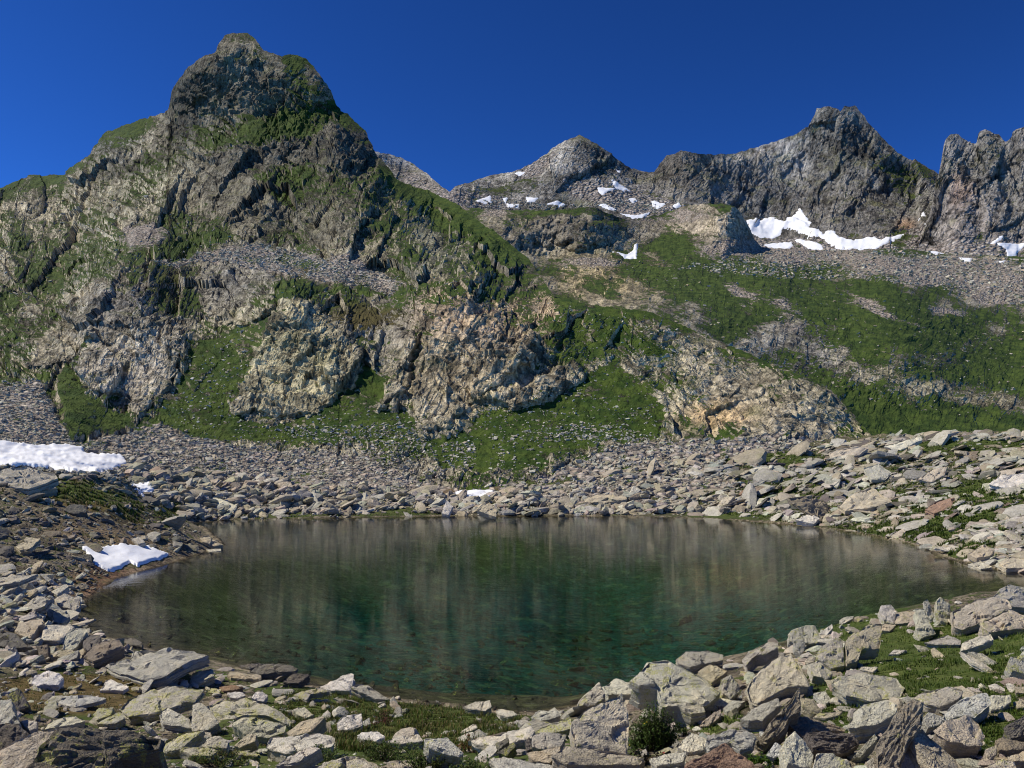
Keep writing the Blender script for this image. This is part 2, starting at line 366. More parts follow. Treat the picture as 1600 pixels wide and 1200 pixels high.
def m1_disp(P, px, py, rk):
    s = P[..., 1]/F                                 # metres to a photo pixel at that distance
    Q = P/np.clip(P[..., 1:2]/200, 0.6, 2.2)
    wl = sstep(960, 860, px)
    a = crag(px, py, 1, -58)*wl+crag(px, py, 2, 38, .8, 3.5)*(1-wl)
    b = fbm(Q*np.array([1, 1, .55]), 16, 4, 20, 0.5, True); c = fbm(Q, 30, 5, 30)
    tr_ = terrace(px, py, 200, np.interp(px, [0, 450, 850, 1400], [40, 0, 0, 0])+np.where(px < 450, (px-450)*-.2, -(px-450)*.35))
    return s*((0.35+0.65*rk)*tr_+rk*(a+2*b+4*c)+(1-rk)*(3.5*c+1.5*fbm(Q, 2.2, 3, 40, .6)+0.05*a)+0.45*s*(.3+rk)*perlin(px/2.1, py/2.1, px*0, 400))
M_MAT = terrain_mat('massif_rock_and_turf', 0.75)
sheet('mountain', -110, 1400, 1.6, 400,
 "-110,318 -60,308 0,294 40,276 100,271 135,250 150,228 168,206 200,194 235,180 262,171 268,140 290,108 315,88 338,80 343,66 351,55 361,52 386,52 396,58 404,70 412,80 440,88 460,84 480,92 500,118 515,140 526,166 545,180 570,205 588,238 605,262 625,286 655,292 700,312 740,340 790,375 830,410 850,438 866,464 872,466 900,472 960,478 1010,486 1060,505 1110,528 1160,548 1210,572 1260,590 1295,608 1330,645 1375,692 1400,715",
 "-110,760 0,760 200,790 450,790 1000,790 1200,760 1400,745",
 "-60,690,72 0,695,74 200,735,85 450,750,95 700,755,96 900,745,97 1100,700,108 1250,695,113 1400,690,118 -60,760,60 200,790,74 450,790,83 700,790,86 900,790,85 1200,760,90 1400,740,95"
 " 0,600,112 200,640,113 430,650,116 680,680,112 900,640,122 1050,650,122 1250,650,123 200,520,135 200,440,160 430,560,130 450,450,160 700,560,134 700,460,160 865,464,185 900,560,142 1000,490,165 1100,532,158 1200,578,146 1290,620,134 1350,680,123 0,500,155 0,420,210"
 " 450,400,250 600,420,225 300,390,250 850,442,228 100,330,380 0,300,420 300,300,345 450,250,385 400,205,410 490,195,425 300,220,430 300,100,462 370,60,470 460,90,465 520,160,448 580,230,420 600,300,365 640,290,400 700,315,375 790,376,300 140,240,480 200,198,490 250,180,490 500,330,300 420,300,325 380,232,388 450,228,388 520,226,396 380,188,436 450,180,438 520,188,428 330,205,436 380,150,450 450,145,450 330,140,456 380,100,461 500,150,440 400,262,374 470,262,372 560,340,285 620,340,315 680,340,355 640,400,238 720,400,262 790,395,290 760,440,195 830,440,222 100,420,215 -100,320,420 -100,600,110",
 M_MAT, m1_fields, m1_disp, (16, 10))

# --- hillside on the right with its moraine, crag and knoll
m3_col = colmix((.30, .285, .25), [((880, 360, 110, 28, 0), (.16, .152, .14)), ((1155, 352, 22, 34, 0), (.14, .135, .12)), ((1090, 340, 70, 24, 0), (.34, .31, .27)), ((960, 430, 110, 36, 0), (.33, .29, .205)), ((1400, 420, 240, 24, 8), (.34, .29, .26)),  # knoll: the shade on its right side is put into the tint
 ((1270, 560, 40, 60, 0), (.24, .24, .25)), ((1480, 620, 140, 40, 10), (.26, .25, .2)), ((1230, 560, 40, 60, 0), (.22, .22, .22))])
def m3_fields(px, py):
    g = -0.02+0.75*fbm(np.stack([px/2, py, px*0], -1), 36, 3, 160)+0.42*strata(np.stack([px, px*0, -py], -1), -24, 9, 5, 165, 3)+ells(px, py, [(1330, 490, 190, 46, 20, .5), (1480, 520, 150, 40, 20, .5), (1250, 460, 90, 20, 20, .35), (1120, 470, 60, 30, 40, .5), (1180, 480, 50, 24, 40, .35), (1090, 430, 60, 30, 30, .35), (1060, 385, 30, 14, 20, .35), (840, 332, 80, 8, 0, .5), (950, 345, 30, 16, 40, .4), (1130, 322, 14, 8, 0, .3), (1000, 455, 90, 14, 0, .3), (1490, 655, 160, 26, 6, .75), (1380, 640, 60, 40, 30, .5), (1300, 590, 60, 16, 30, .4), (1420, 580, 140, 18, 6, .35), (1500, 600, 120, 16, 10, .2), (980, 388, 40, 14, 10, .3), (1380, 395, 40, 6, 0, .15), (1590, 560, 60, 60, 0, .4), (1330, 475, 30, 8, 20, .1)])
    g += ells(px, py, [(880, 362, 100, 22, 0, -.3), (1155, 350, 20, 34, 0, -.3), (1400, 418, 260, 20, 8, -.5), (1590, 460, 90, 30, 25, -.5), (1290, 560, 40, 36, 0, -.25), (1370, 480, 60, 7, 25, -.75), (1480, 488, 40, 5, 8, -.75), (1230, 520, 30, 50, -30, -.4), (1150, 455, 12, 40, -35, -.5), (1200, 470, 80, 8, 15, -.5), (1300, 465, 90, 6, 18, -.5), (1420, 505, 80, 4, 20, -.5), (1480, 610, 120, 16, 12, -.3), (1370, 600, 40, 26, 0, -.2), (920, 420, 80, 22, 0, -.2), (1100, 350, 60, 22, 0, -.25)])
    sc = ells(px, py, [(1400, 418, 280, 26, 8, 1.0), (1590, 460, 100, 34, 25, 1), (1040, 335, 100, 16, 0, .6), (1370, 480, 70, 8, 25, .8), (1480, 488, 44, 6, 8, .8), (1230, 500, 30, 60, -30, .5), (1150, 455, 14, 44, -35, .9), (1200, 470, 90, 10, 15, .8), (1300, 465, 90, 8, 18, .8), (920, 412, 90, 12, 0, .6), (1180, 410, 150, 14, 10, .6), (740, 322, 60, 14, 10, 1)])
    rk = 0.35+ells(px, py, [(880, 360, 110, 28, 0, .7), (1155, 352, 22, 36, 0, .7), (1480, 615, 150, 34, 10, .5), (1270, 560, 50, 50, 0, .5), (960, 430, 90, 30, 0, .4), (1360, 600, 60, 40, 0, .4)])
    qx = px+9*perlin(px/16, py/16, px*0, 501)+4*perlin(px/5, py/5, px*0, 502); qy = py+9*perlin(px/18, py/14, px*0, 503)+3*perlin(px/5, py/5, px*0, 504)
    off = 0.04*np.clip(ells(qx, qy, [(880, 366, 90, 22, 0, 1), (1140, 360, 28, 34, 0, 1)]), 0, 1)
    return m3_col(px, py)*np.clip(1+.8*banding(px, py, 321, -65), .4, 1.8)[..., None], np.stack([g, np.clip(sc, 0, 1), 0*g], -1), np.clip(rk, 0, 1), off
def m3_disp(P, px, py, rk):
    s = P[..., 1]/F; Q = P/np.clip(P[..., 1:2]/250, 0.8, 2)
    return s*((.25+.75*rk)*terrace(px, py, 230, -(px-800)*.22, .6)+rk*(crag(px, py, 50, -70, .6, big=.35)+3*fbm(Q*np.array([1, 1, .5]), 16, 4, 50, .5, True))+3*fbm(Q, 26, 5, 60)+1.2*fbm(Q, 2.5, 3, 63, .6)+.4*(.3+rk)*perlin(px/2.2, py/2.2, px*0, 401))
H_MAT = terrain_mat('hillside_turf_and_scree', 0.9, grass=(0.023, 0.045, 0.009), grass2=(0.056, 0.086, 0.016), scree=(.34, .315, .28))
sheet('hillside', 690, 1720, 1.8, 230,
 "690,318 700,318 730,324 770,327 850,329 900,325 930,323 950,334 990,346 1030,336 1070,322 1100,319 1130,318 1150,322 1165,345 1178,372 1190,386 1300,393 1400,388 1500,396 1600,402 1720,408",
 "690,500 850,500 1000,540 1200,620 1350,720 1400,730 1720,720",
 "850,490,215 1000,500,215 1200,600,210 1370,700,190 1600,690,190 1720,700,190 1250,480,290 1400,560,235 1600,600,240 1600,500,330 1400,450,335 1200,430,350 1000,420,380 900,420,380 870,465,300 950,385,425 850,385,430 850,335,445 930,326,450 780,330,460 700,318,480 1040,400,410 1040,335,520 1140,322,465 1140,380,440 1190,388,470 1300,395,480 1450,400,480 1600,410,470 1720,410,460 1200,520,250 1720,560,260",
 H_MAT, m3_fields, m3_disp, (12, 9))

# --- far peaks
m4_col = colmix((.19, .187, .175), [((640, 262, 60, 26, 20), (.42, .415, .40)), ((620, 268, 14, 14, 0), BLUE), ((760, 300, 90, 24, -5), (.38, .37, .345)), ((850, 245, 66, 24, -28), (.48, .465, .43)), ((830, 275, 70, 32, -20), (.43, .42, .39)), ((935, 245, 34, 28, 30), (.15, .152, .145)), ((920, 290, 60, 16, 0), (.22, .22, .21)), ((1000, 310, 90, 18, 20), (.36, .345, .33)),  # centre peak: sunlit left paler, shaded right darker, painted into the tint
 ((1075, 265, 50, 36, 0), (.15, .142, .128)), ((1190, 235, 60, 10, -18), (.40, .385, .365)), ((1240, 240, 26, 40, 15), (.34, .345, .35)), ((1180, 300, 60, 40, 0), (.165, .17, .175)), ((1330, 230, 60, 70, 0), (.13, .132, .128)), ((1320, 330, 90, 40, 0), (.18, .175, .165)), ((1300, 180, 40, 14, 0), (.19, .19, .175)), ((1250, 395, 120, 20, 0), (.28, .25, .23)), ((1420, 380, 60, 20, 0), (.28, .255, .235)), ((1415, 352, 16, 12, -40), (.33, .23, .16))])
def m4_fields(px, py):
    g = 0.12+ells(px, py, [(1395, 270, 26, 22, 20, .55), (1440, 268, 34, 14, 25, .6), (1420, 290, 16, 22, -20, .4), (1365, 258, 16, 20, 0, .25), (1405, 372, 16, 14, -40, .6), (800, 290, 50, 10, -12, .25), (930, 270, 40, 14, 0, .15), (780, 300, 20, 6, 0, .2)])
    sc = ells(px, py, [(700, 310, 130, 16, 5, .8), (640, 275, 50, 16, 25, .6), (840, 258, 60, 12, -25, .6), (1000, 320, 130, 20, 15, 1), (1260, 395, 150, 24, 0, 1), (1430, 375, 50, 20, 0, .9), (1560, 395, 90, 20, 0, 1)])
    rk = np.clip(0.45+ells(px, py, [(1320, 270, 130, 90, 0, .6), (1080, 270, 60, 40, 0, .5), (1180, 300, 70, 40, 0, .5), (930, 255, 50, 30, 0, .4), (700, 310, 140, 20, 0, -.2), (1000, 322, 140, 22, 10, -.4), (1260, 392, 160, 26, 0, -.5)]), 0, 1)
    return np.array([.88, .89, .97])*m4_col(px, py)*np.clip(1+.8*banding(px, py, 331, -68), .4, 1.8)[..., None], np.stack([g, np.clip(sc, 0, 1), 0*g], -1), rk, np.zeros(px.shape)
def m4_disp(P, px, py, rk):
    s = P[..., 1]/F; Q = P/3.0
    return s*(rk*(crag(px, py, 70, -66, .75, 2.8)+.4*crag(px, py, 71, 50, .75, 2.8)+2.5*fbm(Q*np.array([1, 1, .4]), 14, 5, 70, .5, True))+3.5*fbm(Q, 16, 5, 80)+.8*fbm(Q, 2, 3, 85, .6)+.5*(.3+rk)*perlin(px/2.2, py/2.2, px*0, 402))
P_MAT = terrain_mat('far_peak_rock', 2.2, grass=(0.036, 0.056, 0.014), grass2=(0.06, 0.075, 0.02), scree=(.33, .315, .295), slope=0.8)
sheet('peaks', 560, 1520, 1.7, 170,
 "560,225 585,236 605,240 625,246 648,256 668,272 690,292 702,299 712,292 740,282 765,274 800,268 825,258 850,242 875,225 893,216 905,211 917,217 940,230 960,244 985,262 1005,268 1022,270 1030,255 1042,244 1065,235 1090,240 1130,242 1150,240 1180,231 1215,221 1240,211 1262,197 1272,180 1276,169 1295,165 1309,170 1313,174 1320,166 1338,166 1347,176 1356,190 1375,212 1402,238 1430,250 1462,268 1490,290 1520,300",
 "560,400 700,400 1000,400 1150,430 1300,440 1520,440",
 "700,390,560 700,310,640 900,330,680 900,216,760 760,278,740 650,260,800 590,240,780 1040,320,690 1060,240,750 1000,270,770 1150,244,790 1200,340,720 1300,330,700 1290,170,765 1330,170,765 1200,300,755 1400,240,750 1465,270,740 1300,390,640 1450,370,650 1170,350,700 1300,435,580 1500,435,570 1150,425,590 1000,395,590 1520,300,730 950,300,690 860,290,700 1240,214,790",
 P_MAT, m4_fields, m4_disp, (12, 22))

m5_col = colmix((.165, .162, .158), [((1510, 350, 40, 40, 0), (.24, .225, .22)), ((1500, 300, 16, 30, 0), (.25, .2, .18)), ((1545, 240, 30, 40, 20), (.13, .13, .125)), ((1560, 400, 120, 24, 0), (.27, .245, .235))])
def m5_fields(px, py):
    sc = sstep(368, 384, py+4*perlin(px/15, py/15, px*0, 3)); g = 0.1+ells(px, py, [(1530, 375, 12, 6, 0, .4), (1570, 280, 10, 60, -20, .22)])
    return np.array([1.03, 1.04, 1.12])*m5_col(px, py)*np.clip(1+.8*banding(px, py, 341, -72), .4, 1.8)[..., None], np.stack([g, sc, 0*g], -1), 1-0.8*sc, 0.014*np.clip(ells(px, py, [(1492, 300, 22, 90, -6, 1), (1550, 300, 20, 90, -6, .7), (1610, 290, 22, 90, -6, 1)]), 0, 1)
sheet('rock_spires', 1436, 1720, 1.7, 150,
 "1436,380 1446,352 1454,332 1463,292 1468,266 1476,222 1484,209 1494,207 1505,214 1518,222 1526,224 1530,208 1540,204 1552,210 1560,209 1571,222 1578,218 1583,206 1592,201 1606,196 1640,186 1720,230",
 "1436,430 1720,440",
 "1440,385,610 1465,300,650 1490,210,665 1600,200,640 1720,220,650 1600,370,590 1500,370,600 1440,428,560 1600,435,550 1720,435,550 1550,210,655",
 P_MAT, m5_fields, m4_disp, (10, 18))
# ------------------------------------------------------------------ ground round the lake, with the lake bowl
LAKE = np.array(unpack("300,815 330,838 346,852 318,862 265,880 200,897 175,905 140,930 122,945 122,965 130,985 170,1000 215,1006 260,1022 335,1030 380,1044 450,1062 500,1076 560,1085 620,1095 700,1102 780,1112 830,1118 890,1108 935,1082 985,1062 1060,1040 1130,1030 1200,1010 1260,988 1330,966 1380,957 1450,945 1520,935 1600,917 1680,900 1650,890 1590,892 1530,885 1480,872 1450,858 1400,843 1330,830 1230,819 1100,809 1000,807 900,806 700,806 500,809 400,811"))
LD = EYE*F/(LAKE[:, 1]-HY); LW = np.stack([(LAKE[:, 0]-CX)/F*LD, LD], -1)          # shoreline in metres
gc = [(x, y, 0.0) for x, y in LW]
def gpt(px, d, z): gc.append(((px-CX)/F*d, d, z))
for px in (-300, 200, 800, 1400, 1900):
    gpt(px, 2.5, 3.55); gpt(px, 5, 2.95)
for q in unpack("0,8,2.15 400,8,2.1 800,8,2.15 1200,8.5,2.2 1600,8,2.4 0,11,1.5 300,11,1.35 600,11.5,1.25 900,11,1.5 300,14,.85 600,14,.65 0,15,.85 -150,20,1.2 60,20,.7 200,17,.5 -200,30,2.2 0,25,1.1 700,15.5,.28 900,14.5,.75"
  " 0,32,1.0 0,38,1.55 100,36,.9 0,45,3.0 100,46,2.5 0,52,5.25 100,53,4.4 200,55,3.6 250,57,2.0 300,57,.5 -200,50,6 -200,70,6.5 0,66,5.6 0,75,6.9 200,80,4.2 240,75,2.4 300,74,.8 100,62,4.0"
  " 450,83,.9 450,93,2.5 700,85,.8 700,95,2.1 900,86,.8 900,97,2.9 1100,87,1.3 1100,105,5.5 1250,80,1.6 1250,112,7.3 1400,75,1.9 1400,105,7.3 1500,62,1.5 1500,92,5.7 1600,50,1.2 1600,95,7.2 1600,70,3.4 1800,50,2.2 1800,90,8 1380,118,8.6 1600,116,9.2 1380,140,5.5 1600,140,6 1800,140,7 1100,140,4 700,140,3 200,140,3 -200,140,4"
  " 1000,15.5,.75 1100,17,.75 1200,18.5,.8 1300,20,.95 1400,20,1.25 1500,19,1.5 1600,18,1.75 1750,17,2.1 1400,14.5,1.7 1550,14,1.85 1250,13,1.6 1400,11,1.95 1550,10.5,2.1 1100,12,1.4 1480,24,.75 1600,23,1.1 1800,25,1.5 1800,34,.4"
  " 700,38,-4.2 600,32,-3.8 1000,33,-5 800,24.5,-1.7 400,33,-2.6 300,29,-1.1 600,49,-4.2 1000,53,-5 1300,46,-2.5 1200,34,-4 700,62,-2 1000,66,-2.2 500,62,-1.2 900,20,-.8 1100,26,-2 1400,38,-2 500,24,-1 700,20,-.7 400,46,-2.4"):
    gpt(*q)
gc = np.array(gc); GT = TPS(gc[:, :2]/20, gc[:, 2], 0.004)
gx = np.arange(-420, 2021, 4.0); gd = np.exp(np.linspace(math.log(2.3), math.log(140), 520))
PXG, DG = np.meshgrid(gx, gd); XG = (PXG-CX)/F*DG
ZG = GT(XG/20, DG/20)
lsd = sdist(XG, DG, LW)                              # metres inside the lake
P3 = np.stack([XG, DG, ZG], -1)
und = 0.22*fbm(P3, 3.2, 4, 90)+0.7*fbm(P3, 11, 2, 95)*sstep(30, 60, DG)
und += 0.5*fbm(P3, 4, 4, 97, .55, True)*sstep(0.5, 6, -lsd)*sstep(28, 50, DG)
ZG = ZG+und*np.where(lsd > 0, 0.5, sstep(0, 2.0, -lsd)*0.95+0.05)
ZG = np.where(lsd > 0.3, np.minimum(ZG, -0.05-0.10*np.minimum(lsd, 3)), np.where(lsd < -0.3, np.maximum(ZG, 0.04), ZG))
PYG = HY-F*(ZG-EYE)/DG
def bil(A, px, d):
    u = np.clip((px-gx[0])/4.0, 0, len(gx)-1.001); v = np.clip(np.log(np.maximum(d, 2.3)/2.3)/math.log(140/2.3)*(len(gd)-1), 0, len(gd)-1.001)
    i, j = u.astype(int), v.astype(int); fu, fv = u-i, v-j
    return (A[j, i]*(1-fu)+A[j, i+1]*fu)*(1-fv)+(A[j+1, i]*(1-fu)+A[j+1, i+1]*fu)*fv
def ground_z(x, y): x = np.asarray(x, float); y = np.asarray(y, float); return bil(ZG, x/y*F+CX, y)
_RM = np.minimum.accumulate(PYG, 0)
def ground_hit(px, py):
    """distance at which the ray through a photo pixel meets the ground (inf if it misses)"""
    px = np.atleast_1d(np.asarray(px, float)); py = np.atleast_1d(np.asarray(py, float))
    i = np.clip(np.round((px-gx[0])/4).astype(int), 0, len(gx)-1)
    lo = np.zeros(len(px), int); hi = np.full(len(px), len(gd))
    while np.any(lo < hi):
        m = (lo+hi)//2; ok = _RM[np.minimum(m, len(gd)-1), i] <= py
        hi = np.where(ok & (lo < hi), m, hi); lo = np.where(~ok & (lo < hi), m+1, lo)
    return np.where(lo < len(gd), gd[np.minimum(lo, len(gd)-1)], np.inf)

tu = 0.30+ells(PXG, PYG, [(1460, 1030, 150, 60, 0, .9), (1570, 1010, 60, 60, 0, .5), (1560, 1140, 60, 30, 0, .7), (1310, 1105, 60, 40, 0, .5), (1330, 975, 60, 14, -20, .7), (640, 1115, 170, 34, 0, .9), (480, 1090, 60, 30, 0, .6), (560, 1170, 260, 40, 0, .5), (90, 1085, 130, 30, 0, .55), (200, 1070, 120, 20, 0, .4), (230, 1005, 30, 8, 0, .6), (800, 1180, 200, 30, 0, .3), (1120, 1130, 60, 20, 0, .4), (380, 1160, 80, 40, 0, .3),
  (115, 770, 40, 20, 20, .45), (190, 790, 50, 20, 20, .3), (1545, 775, 60, 22, -10, .45), (1490, 815, 60, 20, -20, .35), (1390, 825, 60, 12, 0, .3), (1560, 690, 60, 14, 0, .4), (1480, 695, 60, 12, 0, .3), (1100, 705, 70, 14, 0, .45), (1200, 715, 60, 12, 0, .35), (1000, 740, 60, 10, 0, .25), (640, 800, 50, 6, 0, .4), (480, 806, 120, 6, 0, .3), (1140, 806, 60, 5, 0, .35), (1500, 868, 30, 10, -20, .5), (820, 735, 120, 16, 0, .5), (270, 800, 20, 20, 0, .4)])
tu = tu+0.22*np.clip(ells(PXG, PYG, [(1400, 765, 330, 80, 0, 1)]), 0, 1)+0.12*np.clip(ells(PXG, PYG, [(900, 775, 300, 30, 0, 1)]), 0, 1)
tu = np.where(lsd > -0.25, 0.0, tu)
tb = ells(PXG, PYG, [(90, 1085, 150, 30, 0, .8), (170, 820, 110, 30, 20, .5), (640, 1140, 120, 14, 0, .3), (220, 1070, 90, 16, 0, .4), (180, 920, 60, 16, 0, .7), (720, 765, 60, 12, 0, .6)])
gr_t = colmix((.21, .185, .15), [((170, 830, 120, 40, 20), (.20, .15, .105)), ((150, 905, 60, 24, -20), (.17, .10, .065)), ((110, 780, 120, 30, 20), (.13, .12, .10)), ((715, 762, 60, 14, 0), (.26, .14, .085)), ((500, 740, 300, 50, 0), (.26, .225, .19)), ((1350, 760, 300, 80, 0), (.27, .235, .185))])(PXG, PYG)
bed = sstep(-0.15, 0.25, lsd)[..., None]; deep = sstep(1.9, 4.4, -ZG)[..., None]
stone = np.array([.042, .037, .023])*(1+0.5*fbm(P3, 0.9, 3, 120)[..., None]); silt = np.array([.008, .047, .053])*(1+0.35*fbm(P3, 6, 3, 130)[..., None])
gr_t = gr_t*(1-bed)+bed*(stone*(1-deep)+silt*deep)
g_mat = terrain_mat('shore_soil_and_turf', 0.10, grass=(0.045, 0.07, 0.012), grass2=(0.08, 0.10, 0.025), brown=(0.13, 0.085, 0.035), slope=0.15)
go = make_mesh('ground', np.stack([XG, DG, ZG], -1), grid_faces(*XG.shape), g_mat, {'tint': gr_t.reshape(-1, 3), 'msk': np.stack([tu, 0*tu, tb], -1).reshape(-1, 3)})
tag(go, kind='structure')

# ------------------------------------------------------------------ lake water: a closed body with a rippled surface
t = NT('lake_water'); t.t.nodes.remove(t.b)
p = t.pos((0.4, 1.5, 1)); p2 = t.pos((0.5, 1, 1))
h = t.mad(t.noise(p, 2.6, 3, 0.55), 0.6, t.mad(t.noise(p2, 0.35, 2, 0.5), 0.8, t.math('MULTIPLY', t.noise(p, 7.0, 2, 0.5), 0.25)))
calm = t.ss(t.noise(t.pos((0.6, 1.5, 1)), 0.07, 2, 0.5), 0.35, 0.7, 0.5, 1.2)
bn = t.n('Bump'); t.put(bn.inputs['Strength'], t.math('MULTIPLY', calm, 0.042)); bn.inputs['Distance'].default_value = 0.25; t.put(bn.inputs['Height'], h)
fr = t.n('Fresnel'); fr.inputs[0].default_value = 1.333; t.put(fr.inputs[1], bn.outputs[0])
gl = t.n('BsdfGlossy'); gl.inputs['Roughness'].default_value = 0.03; gl.inputs['Color'].default_value = (.72, .72, .72, 1); t.put(gl.inputs['Normal'], bn.outputs[0])
tr = t.n('BsdfTransparent'); ms = t.n('MixShader')
t.put(ms.inputs[0], fr.outputs[0]); t.put(ms.inputs[1], tr.outputs[0]); t.put(ms.inputs[2], gl.outputs[0]); t.put(t.out.inputs['Surface'], ms.outputs[0])
va = t.n('VolumeAbsorption'); va.inputs['Color'].default_value = (.30, .80, .70, 1); va.inputs['Density'].default_value = 0.085
t.put(t.out.inputs['Volume'], va.outputs[0])
cen = LW.mean(0); n = len(LW); e = LW-np.roll(LW, 1, 0); nr_ = np.stack([e[:, 1], -e[:, 0]], -1); nr_ /= np.linalg.norm(nr_, axis=1)[:, None]
LO = LW+(LW-cen)/np.linalg.norm(LW-cen, axis=1)[:, None]*1.5
top = np.c_[LO, np.zeros(n)]; btm = np.c_[LO, np.full(n, -9.0)]
import bmesh
bm = bmesh.new(); tv = [bm.verts.new(q) for q in top]; bv = [bm.verts.new(q) for q in btm]
bm.faces.new(tv); bm.faces.new(bv[::-1])
for i in range(n): bm.faces.new((tv[i], bv[i], bv[(i+1) % n], tv[(i+1) % n]))
bmesh.ops.recalc_face_normals(bm, faces=bm.faces); bmesh.ops.triangulate(bm, faces=[f for f in bm.faces if len(f.verts) > 4])
me = bpy.data.meshes.new('lake'); bm.to_mesh(me); bm.free(); me.materials.append(t.m)
lake = bpy.data.objects.new('lake', me); COL.objects.link(lake); tag(lake, kind='structure')
# ------------------------------------------------------------------ rocks
def rock_material():
    """schist: tint attribute, streaks along the layering (strat), lichen, quartz flecks"""
    t = NT('schist'); p = t.pos(obj=False)
    tint = t.attr('tint'); pr = t.sep(t.attr('prop'))            # r layering coordinate (m), g lichen amount, b size of the rock
    n1 = t.noise(p, 2.2, 5, 0.65); n2 = t.noise(p, 11, 5, 0.7); n3 = t.noise(p, 45, 3, 0.7)
    cmb = t.n('CombineXYZ'); t.put(cmb.inputs[2], t.math('MULTIPLY', pr[0], 26.0)); t.put(cmb.inputs[0], t.math('MULTIPLY', n1, 2.5))
    st = t.noise(cmb.outputs[0], 1.0, 4, 0.7)
    col = t.scale(tint, t.mad(n1, 0.8, t.mad(n2, 0.9, t.mad(st, 1.2, t.mad(n3, 0.9, -0.74)))))
    col = t.mix(t.math('MULTIPLY', t.ss(n1, 0.48, 0.68), 0.35), col, t.mix(1.0, col, (1.08, 0.93, 0.72), 'MULTIPLY'))
    col = t.mix(t.math('MULTIPLY', t.ss(n2, 0.60, 0.70), 0.55), col, t.scale(col, 0.35))
    lv = t.mad(t.noise(p, 4.5, 6, 0.75), 1.0, t.mad(pr[1], 0.19, 0.045))
    lf = t.math('MULTIPLY', t.ss(lv, 0.665, 0.75), t.ss(n3, 0.35, 0.6))
    col = t.mix(t.math('MULTIPLY', lf, 0.85), col, (0.46, 0.46, 0.10))
    col = t.mix(t.math('MULTIPLY', t.ss(t.noise(p, 3.1, 6, 0.8), 0.62, 0.70), 0.5), col, (0.50, 0.50, 0.46))
    h = t.mad(st, 0.8, t.mad(n2, 0.9, t.math('MULTIPLY', n3, 0.5)))
    return t.done(col, t.bump(h, 1.0, 0.09))
ROCK = rock_material()
def far_rock_material():
    t = NT('rubble_rock'); p = t.pos(); tint = t.attr('tint')
    n1 = t.noise(p, 1.3, 5, 0.7); n2 = t.noise(p, 6.0, 3, 0.7)
    col = t.scale(tint, t.mad(n1, 1.1, t.mad(n2, 1.0, -0.3)))
    col = t.mix(t.math('MULTIPLY', t.ss(t.noise(p, 0.9, 5, 0.7), 0.52, 0.66), 0.35), col, (0.30, 0.30, 0.14))
    return t.done(col, t.bump(t.mad(n1, 0.6, n2), 0.7, 0.12))
RUB = far_rock_material()
TINT = dict(z=(.05, .045, .03), g=(.43, .41, .35), w=(.70, .67, .61), t=(.45, .395, .29), p=(.48, .425, .335), r=(.31, .21, .15), d=(.17, .157, .137), b=(.28, .24, .18), l=(.46, .435, .345), v=(.58, .55, .45), k=(.16, .14, .115), u=(.53, .52, .48))  # k: dark rock, with the shade of overhanging fronts put into it

